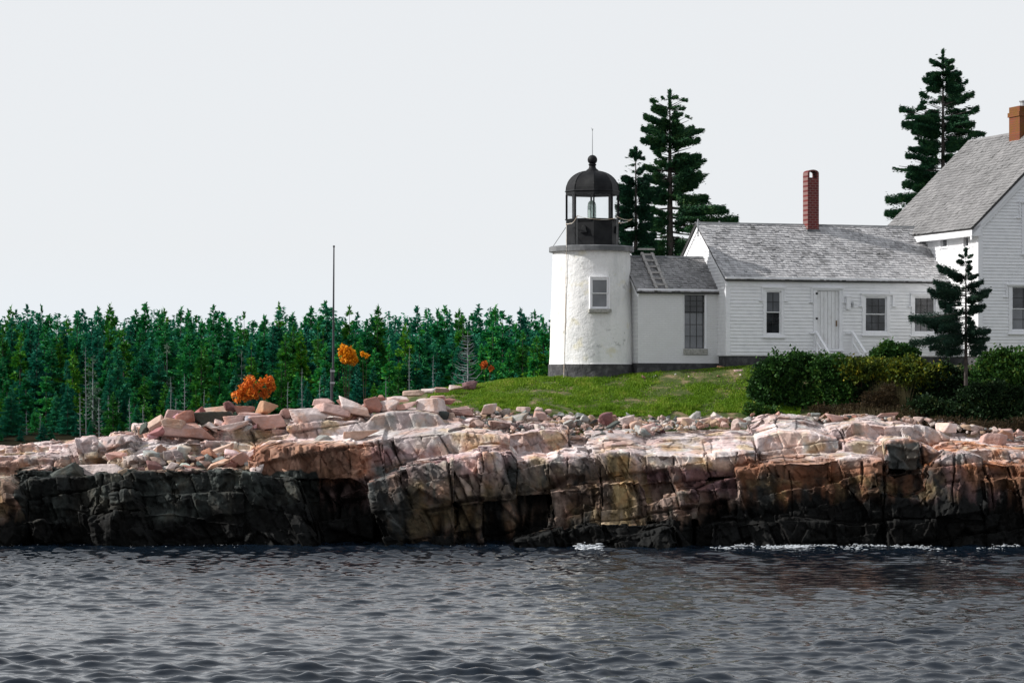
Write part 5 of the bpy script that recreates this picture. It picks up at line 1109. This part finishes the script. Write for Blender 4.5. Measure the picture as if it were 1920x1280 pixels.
# ---- lighthouse
TX, TY = 2.73, 100.68
lh = thing('lighthouse', 'white round stuccoed lighthouse tower with a black domed lantern', 'lighthouse', (TX, TY, 0))
zb4 = CAMZ+(HY-683)*99.3/F; zg = CAMZ+(HY-470)*100.2/F
def tower_wall():
    n = 160; zs = np.linspace(zb4-.05, zg+.02, 60); V = []
    for z in zs:
        f = (z-zb4)/(zg-zb4); r0 = 1.43-.085*f+.03*math.cos(f*3.1)*.5
        for k in range(n): a = 2*math.pi*k/n; V.append((r0*math.cos(a), r0*math.sin(a), z))
    V = np.array(V); d = V.copy(); d[:, 2] = 0; d /= np.linalg.norm(d, axis=1)[:, None]
    V += d*(.012*fbm(V*1.3, 8, 3)+.010*fbm(V*6, 9, 3))[:, None]
    i = np.arange(60*n).reshape(60, n); j = np.roll(i, -1, 1); Fc = np.stack([i[:-1].ravel(), j[:-1].ravel(), j[1:].ravel(), i[1:].ravel()], 1)
    return link('tower_wall', npmesh('tower_wall', V, Fc, True), M['stucco'], lh)
tower_wall()
def band():
    n = 140; zs = np.linspace(4.2, zb4+.01, 22); V = []
    for z in zs:
        f = (z-zs[0])/(zs[-1]-zs[0])
        for k in range(n): a = 2*math.pi*k/n; r0 = 1.62-.13*min(1, f*1.25); V.append((r0*math.cos(a), r0*math.sin(a), z))
    V = np.array(V); d = V.copy(); d[:, 2] = 0; d /= np.linalg.norm(d, axis=1)[:, None]; lo = np.clip((5.35-V[:, 2])/.3, .25, 1)
    V += d*((.05*fbm(V*2.2, 8, 3)+.03*fbm(V*6, 9, 4))*lo)[:, None]
    i = np.arange(22*n).reshape(22, n); j = np.roll(i, -1, 1); Fc = np.stack([i[:-1].ravel(), j[:-1].ravel(), j[1:].ravel(), i[1:].ravel()], 1)
    link('foundation', npmesh('foundation', V, Fc, True), M['foundation'], lh)
    h = MB(); h.lathe([(1.40, zb4-.02), (1.49, zb4+.012)], 64, cap=False); h.build('water_table', M['stucco'], lh, True)
band()
h = MB(); h.lathe([(1.30, zg-.02), (1.46, zg-.03), (1.46, zg+.13), (1.40, zg+.16)], 64); h.build('gallery_deck', M['zinc'], lh)
# window facing the sea, set into the curved wall
aw = math.atan2(-(1.40), (1122-1109.5)/54.6/1.0); nrm = Vector((math.cos(aw), math.sin(aw), 0)); tn = Vector((-nrm.y, nrm.x, 0))
fw = Frame(nrm*1.405, tn, nrm); zc = lambda py: CAMZ+(HY-py)*99.35/F
gw = (-.245, .245, zc(575), zc(525))
wo = window(fw, lh, gw, .5, 1, 1, 'glass_grey', 'glass_grey', casing=(-.345, .345, zc(579), zc(520)), sash_w=.045, depth=.02)
h = MB(); fw.box(h, -.345, -.30, zc(579), zc(520), .046, .10); fw.box(h, .30, .345, zc(579), zc(520), .046, .10); fw.box(h, -.345, .345, zc(520), zc(519), .046, .10); h.build('frame', M['trim'], wo)
h = MB(); fw.box(h, -.38, .40, zc(586), zc(579.5), -.1, .14); h.build('stone_sill', M['granite'], wo, bevel=.012)
# lantern
R8 = .907; z0, z1, z2, z3 = zg+.15, CAMZ+(HY-412)*100.5/F, CAMZ+(HY-366)*100.5/F, CAMZ+(HY-359)*100.5/F
A0 = -math.pi/2+rad(1.5); cx8 = .03
def v8(k, r, z): a = A0+k*math.pi/4; return Vector((cx8+r*math.cos(a), r*math.sin(a), z))
h = MB(); h.lathe([(R8, z0), (R8, z1)], 8, (cx8, 0), A0); lo_ = h.build('lantern_base', M['iron'], lh)
h = MB()
for k in range(8):
    a, b = v8(k, R8+.004, 0), v8(k+1, R8+.004, 0); n_ = (a+b).normalized() if True else 0; m0, m1 = a.lerp(b, .12), a.lerp(b, .88); n_ = Vector((math.cos(A0+(k+.5)*math.pi/4), math.sin(A0+(k+.5)*math.pi/4), 0))*.02
    for zz in (z0+.05, z1-.07): h.hexa([m0+Vector((0, 0, zz)), m1+Vector((0, 0, zz)), m1+n_+Vector((0, 0, zz)), m0+n_+Vector((0, 0, zz)), m0+Vector((0, 0, zz+.03)), m1+Vector((0, 0, zz+.03)), m1+n_+Vector((0, 0, zz+.03)), m0+n_+Vector((0, 0, zz+.03))])
h.lathe([(R8+.035, z0), (R8+.035, z0+.05), (R8, z0+.06)], 8, (cx8, 0), A0, False); h.lathe([(R8+.01, z1-.02), (R8+.035, z1-.01), (R8+.035, z1+.02), (R8-.04, z1+.021)], 8, (cx8, 0), A0, False)
h.build('panel_trim', M['iron'], lo_)
for k in (7, 1):                                   # bell-shaped air vents
    m = (v8(k, R8, 0)+v8(k+1, R8, 0))/2 if k == 1 else (v8(7, R8, 0)+v8(8, R8, 0))/2
    n_ = Vector((math.cos(A0+(k+.5)*math.pi/4), math.sin(A0+(k+.5)*math.pi/4), 0)); u_ = Vector((-n_.y, n_.x, 0)); zz = (z0+z1)/2+.1; m = m-u_*.0
    pr = [(-.13, -.12), (.13, -.12), (.09, .0), (.07, .1), (0, .15), (-.07, .1), (-.09, .0)]
    h = MB(); h.prism([m+u_*a+Vector((0, 0, zz+b)) for a, b in pr], n_*.07); h.build('vent_hood', M['iron'], lo_, bevel=.01)
for k in range(8):
    a, b = v8(k, R8-.02, 0), v8(k+1, R8-.02, 0); h = MB(); up = lambda z: Vector((0, 0, z))
    h.bar(a+up(z1), a+up(z2+.02), .05, .07, (a.normalized())); h.build('mullion', M['iron'], lh)
    m0, m1 = a.lerp(b, .03), a.lerp(b, .97); h = MB()
    h.poly([m0+up(z1), m1+up(z1), m1+up(z2), m0+up(z2)], [(0, 1, 2, 3)]); h.build('glazing', M['glass'], lh)
h = MB(); h.lathe([(R8-.10, z2-.0), (R8+.01, z2), (R8+.01, z3-.03), (R8+.045, z3), (R8+.02, z3+.03)], 8, (cx8, 0), A0, False); h.build('cornice', M['iron'], lh)
zd = CAMZ+(HY-320)*100.5/F; pr = []
for i in range(11):
    f = i/10; pr.append(((R8-.0)*math.cos(f*1.40)**.82*1.0, z3+.03+(zd-z3-.03)*math.sin(f*1.40)/math.sin(1.40)))
h = MB(); h.lathe(pr, 8, (cx8, 0), A0); dm = h.build('dome', M['iron'], lh)
h = MB()
for k in range(8): h.tube([v8(k, r*1.005, z) for r, z in pr], .013, 5)
h.build('seam', M['iron'], dm, True)
zq = lambda py: CAMZ+(HY-py)*100.5/F
h = MB(); h.lathe([(.24, zd-.03), (.20, zq(318)), (.13, zq(315)), (.11, zq(311)), (.13, zq(309)), (.14, zq(308)), (.10, zq(306))]+[(max(.01, .168*math.sin(a)), zq(299)-.168*math.cos(a)) for a in np.linspace(.5, 3.0, 12)], 24, (cx8, 0)); h.build('ball_finial', M['iron'], lh, True)
h = MB(); h.tube([(cx8, 0, zq(291)), (cx8, 0, zq(262)), (cx8, 0, zq(240))], [.018, .014, .008], 6); h.tube([(cx8, 0, zq(246)), (cx8+.03, 0, zq(239))], .006, 4); h.tube([(cx8, 0, zq(246)), (cx8-.03, 0, zq(239))], .006, 4); h.build('lightning_rod', M['tin'], lh)
h = MB(); zl = zq(409); h.lathe([(.13, zl-.4), (.13, zl)], 20, (cx8-.02, 0)); h.build('lens_pedestal', M['zinc'], lh)
pl = []; nr = 22
for i in range(nr+1):
    f = i/nr; r = .14*(1 if f < .72 else math.sqrt(max(0, 1-((f-.72)/.28)**2)))*(1 if i % 2 else .93)+.008; pl.append((r, zl+.62*f))
h = MB(); h.lathe(pl, 24, (cx8-.02, 0)); h.build('lens', M['lens'], lh, True)
h = MB()
for i in range(8): a = A0+(i+.5)*math.pi/4; h.tube([(cx8-.02+.15*math.cos(a), .15*math.sin(a), zl), (cx8-.02+.15*math.cos(a), .15*math.sin(a), zl+.42)], .006, 4)
h.tube([(cx8-.02, 0, zl+.62), (cx8-.02, 0, z2)], .012, 6); h.build('lens_frame', M['zinc'], lh)
# gallery stays and cable
h = MB(); RG = 1.40; ps = []
for a in (-60, -120, 180+62, 30, 120, -10): a_ = rad(a); ps.append((a_, Vector((RG*.97*math.cos(a_), RG*.97*math.sin(a_), zg+.13))))
def lp(px, py, y): return Vector(((px-960)*(TY+y)/F-TX, y, CAMZ+(HY-py)*(TY+y)/F))
h.tube([lp(1037, 462, -.2), lp(1064, 422, -.5)], .011, 5); h.tube([lp(1082, 462, -1.25), lp(1082, 404, -1.25)], .009, 5); h.tube([lp(1157, 462, -1.1), lp(1157, 408, -1.0)], .009, 5)
h.build('stay', M['zinc'], lh)
def sag(a, b, n, s): a, b = Vector(a), Vector(b); return [a.lerp(b, i/n)-Vector((0, 0, s*4*(i/n)*(1-i/n))) for i in range(n+1)]
h = MB(); h.tube(sag(lp(1082, 404, -1.25), lp(1110, 410, -1.42), 8, .02), .009, 5); h.tube(sag(lp(1110, 410, -1.42), lp(1157, 408, -1.0), 8, .05), .009, 5)
h.tube(sag(lp(1157, 406, -1.0), lp(1185, 411, -.2), 8, .06), .012, 5); h.tube(sag(lp(1160, 418, -1.0), lp(1185, 411, -.2), 8, .04), .014, 5)
h.tube(sag(lp(1061, 420, -.5), lp(1070, 419, -.8), 4, .01)+sag(lp(1070, 420, -.8), lp(1082, 405, -1.25), 6, .05)[1:], .013, 5); h.build('gallery_cable', M['copper'], lh, True)
def onw(px, py, r): x = (px-960)*(TY-1.1)/F-TX; return lp(px, py, -math.sqrt(max(.1, r*r-x*x)))
h = MB(); h.tube([lp(1062, 422, -.55), onw(1062, 462, 1.475), onw(1062, 471, 1.475), onw(1061.7, 474, 1.37), onw(1061, 530, 1.39), onw(1060, 600, 1.415), onw(1058, 680, 1.45), onw(1057.5, 683, 1.52), onw(1057, 712, 1.63)], .011, 5); h.build('lightning_conductor', M['copper'], lh, True)
# ---- flagpole
fp = thing('flagpole', 'slim black flagpole rising from the boulders on the left', 'flagpole', (at(622, 0, 94).x, 94, 3.6)); zt = CAMZ+(HY-464)*94/F-3.6; zj = CAMZ+(HY-690)*94/F-3.6
h = MB(); h.tube([(0, 0, 0), (0, 0, zj)], [.045, .04], 10); h.build('lower_pole', M['pole'], fp, True); h = MB(); h.tube([(.045, 0, zj-.6), (.05, 0, zj+1), (.07, 0, zt)], [.036, .034, .022], 10); h.build('upper_pole', M['pole'], fp, True)
h = MB(); h.lathe([(.02, zt), (.035, zt+.02), (.035, zt+.05), (.01, zt+.07)], 12, (.07, 0)); h.build('truck', M['pole'], fp, True)
for z in (zj-.5, zj-.12): h = MB(); h.box(-.05, .1, -.05, .05, z, z+.06); h.build('clamp', M['tin'], fp)
# ------------------------------------------------------------------ bushes
def bush(seed, lobes, Y, n, m, label, leaf=(.095, .06), name='bush', grp='bushes along the foot of the wing and the house', yd=.7, zfoot=None):
    rs = np.random.RandomState(seed); s = Y/F; cx = sum(l[0] for l in lobes)/len(lobes); x = (cx-960)*s; z0 = float(ground_z(x, Y)) if zfoot is None else CAMZ+(HY-zfoot)*s
    t = thing(name, label, 'bush', (x, Y, z0), 0, grp); P = []; D = []; T = MB(); tot = sum(l[2]*l[3] for l in lobes)
    for (px, py, rx, ry) in lobes:
        if True:
            rl = random.Random(int(px*7+py)); subs = [(0, 0, .8)]+[(math.cos(a)*rl.uniform(.35, .85), math.sin(a)*rl.uniform(.3, .85), rl.uniform(.25, .5)) for a in [rl.uniform(0, 6.28) for _ in range(8)]]
        k = int(.75*n*rx*ry/tot); q = rs.normal(size=(k, 3)); q /= np.linalg.norm(q, axis=1)[:, None]; c = np.array([(px-cx)*s, rs.uniform(-.15, .15), CAMZ+(HY-py)*s-z0])
        r = .72+.38*rs.rand(k)**.7; r *= np.where(rs.rand(k) < .12, rs.uniform(1.05, 1.5, k), 1); r *= 1+.75*fbm(q*2.6+seed+px, 5, 3)+.35*vnoise(q*5+px, 3); sb = np.array(subs)[rs.choice(9, len(q), p=np.array([.36]+[.08]*8))]; off = np.stack([sb[:, 0], rs.choice([-1, 0, 1], len(q))*0-.25*(sb[:, 2] < .6)*np.sign(np.sin(sb[:, 0]*40)), sb[:, 1]], 1); P.append(c+(q*(r*sb[:, 2])[:, None]+off)*np.array([rx*s, max(rx, ry)*s*yd, ry*s])); D.append(q+rs.normal(0, .7, q.shape))
        for _ in range(3): T.tube([(c[0]*.7+rs.uniform(-.1, .1), 0, -.2), (c[0]+rs.uniform(-.2, .2), 0, c[2]*.6), tuple(c+np.array([rs.uniform(-.3, .3), -.05, ry*s*.6]))], [.022, .014, .005], 4, cap=False)
    P = np.concatenate(P); D = np.concatenate(D); ok = P[:, 2] > -.15; V, Fc = needles(rs, P[ok], D[ok], *leaf)
    T.build('stem', M['twig'], t); link('foliage', npmesh('foliage', V, Fc), M[m], t)
bush(1, [(1452, 700, 38, 38), (1490, 690, 36, 28), (1520, 690, 26, 22), (1434, 730, 26, 40), (1470, 740, 44, 38)], 96.4, 26000, 'bush', 'large dark green rounded bush at the right end of the lawn')
bush(2, [(1570, 705, 46, 32), (1545, 700, 26, 30), (1600, 715, 40, 36), (1560, 745, 50, 36), (1520, 750, 34, 34)], 96.2, 26000, 'bush', 'green bush right in front of the door steps')
bush(3, [(1672, 662, 28, 18), (1700, 668, 24, 20), (1650, 665, 22, 12)], 98.3, 9000, 'bush', 'small bright green bush under the window right of the door')
bush(4, [(1650, 694, 46, 24), (1700, 700, 50, 26), (1612, 690, 34, 20), (1745, 706, 34, 26), (1590, 690, 24, 18)], 95.9, 22000, 'bush_gold', 'yellowing rose bush with orange tips in the middle of the hedge')
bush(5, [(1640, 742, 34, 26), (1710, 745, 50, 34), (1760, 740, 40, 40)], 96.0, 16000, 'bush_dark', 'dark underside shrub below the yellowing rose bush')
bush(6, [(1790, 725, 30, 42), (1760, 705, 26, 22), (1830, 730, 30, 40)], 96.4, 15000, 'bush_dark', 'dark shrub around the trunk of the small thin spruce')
bush(7, [(1868, 680, 34, 28), (1905, 690, 44, 34), (1945, 690, 40, 36), (1880, 720, 52, 40), (1930, 735, 60, 44)], 95.8, 30000, 'bush', 'high dark green bush below the ground floor window of the main house')
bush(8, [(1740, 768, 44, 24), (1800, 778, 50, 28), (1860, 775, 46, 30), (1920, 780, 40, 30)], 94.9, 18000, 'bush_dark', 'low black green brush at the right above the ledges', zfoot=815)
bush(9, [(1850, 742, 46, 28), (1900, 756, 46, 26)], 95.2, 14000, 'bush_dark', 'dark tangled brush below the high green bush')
bush(10, [(1560, 772, 44, 12), (1620, 770, 40, 14), (1690, 774, 50, 13)], 95.0, 9000, 'bush_brown', 'low brown withered weeds along the stones under the hedge', leaf=(.09, .02), zfoot=790)
bush(11, [(1636, 752, 22, 22), (1662, 748, 22, 26)], 95.2, 5000, 'bush_brown', 'brown seedheads and dead stalks in the gap of the hedge', leaf=(.1, .016), zfoot=785)
bush(12, [(1412, 765, 22, 12), (1440, 772, 26, 10)], 95.2, 4000, 'bush', 'low green plants at the lower corner of the lawn', leaf=(.06, .05), zfoot=785)
bush(13, [(1780, 792, 60, 10), (1850, 805, 60, 12), (1915, 800, 30, 14)], 93.9, 9000, 'bush_brown', 'dead brown brush trailing over the stones at the right', leaf=(.12, .012), zfoot=815)
rs = np.random.RandomState(9)                       # tall dry grass in the gap of the hedge
def tall_grass(seed, x0, x1, Y, yb, yt, n, label):
    rs = np.random.RandomState(seed); s = Y/F; X = (rs.uniform(x0, x1, n)-960)*s; Yy = Y+rs.uniform(-.3, .3, n); zb = CAMZ+(HY-yb)*s; h = (yb-yt)*s*(.5+.6*rs.rand(n)); l = rs.normal(0, .13, n)
    V = np.stack([np.stack([X-.006, Yy, zb+0*X], 1), np.stack([X+.006, Yy, zb+0*X], 1), np.stack([X+l, Yy+rs.normal(0, .1, n), zb+h], 1)], 1).reshape(-1, 3)
    tag(link('tall_grass', npmesh('tall_grass', V, np.arange(3*n).reshape(-1, 3)), M['straw']), label, 'grass', kind='stuff')
tall_grass(1, 1640, 1700, 95.6, 780, 715, 1500, 'dry pale tall grass in the gap of the hedge')
tall_grass(2, 1560, 1720, 94.9, 790, 760, 900, 'short dry grass along the stones under the hedge')
# ------------------------------------------------------------------ foam at the foot of the rocks
def foam():
    rs = np.random.RandomState(4); V0, F0 = ICO[2]; Vs = []; Fs = []; b = 0
    for (x0, x1, y, n, amp) in ((1330, 1500, 87.0, 1100, 1), (1500, 1700, 86.9, 1000, .9), (1700, 1915, 86.8, 900, .8), (1078, 1130, 86.1, 200, 1.5), (700, 960, 87.6, 90, .4), (1770, 1812, 86.7, 130, 1.3), (0, 460, 87.6, 70, .35)):
        for k in range(n):
            X = (rs.uniform(x0, x1)-960)*y/F; yy = y-abs(rs.normal(0, .9))+.35; r = rs.uniform(.005, .022)*amp
            if vnoise(np.array([[X*1.3, yy*1.1, 0]]), 5)[0] < .05+.3*rs.rand(): continue
            Vs.append(V0*np.array([r*rs.uniform(1, 3.5), r*1.5, r*.55])*(1+.25*rs.rand(len(V0), 1))+np.array([X, yy, .01+abs(rs.normal(0, .03))*amp])); Fs.append(F0+b); b += len(V0)
    tag(link('sea_foam', npmesh('sea_foam', np.concatenate(Vs), np.concatenate(Fs), True), mat('white foam', (.55, .58, .61), .7)), 'white foam breaking along the foot of the dark rocks', 'sea foam', kind='stuff')
foam()
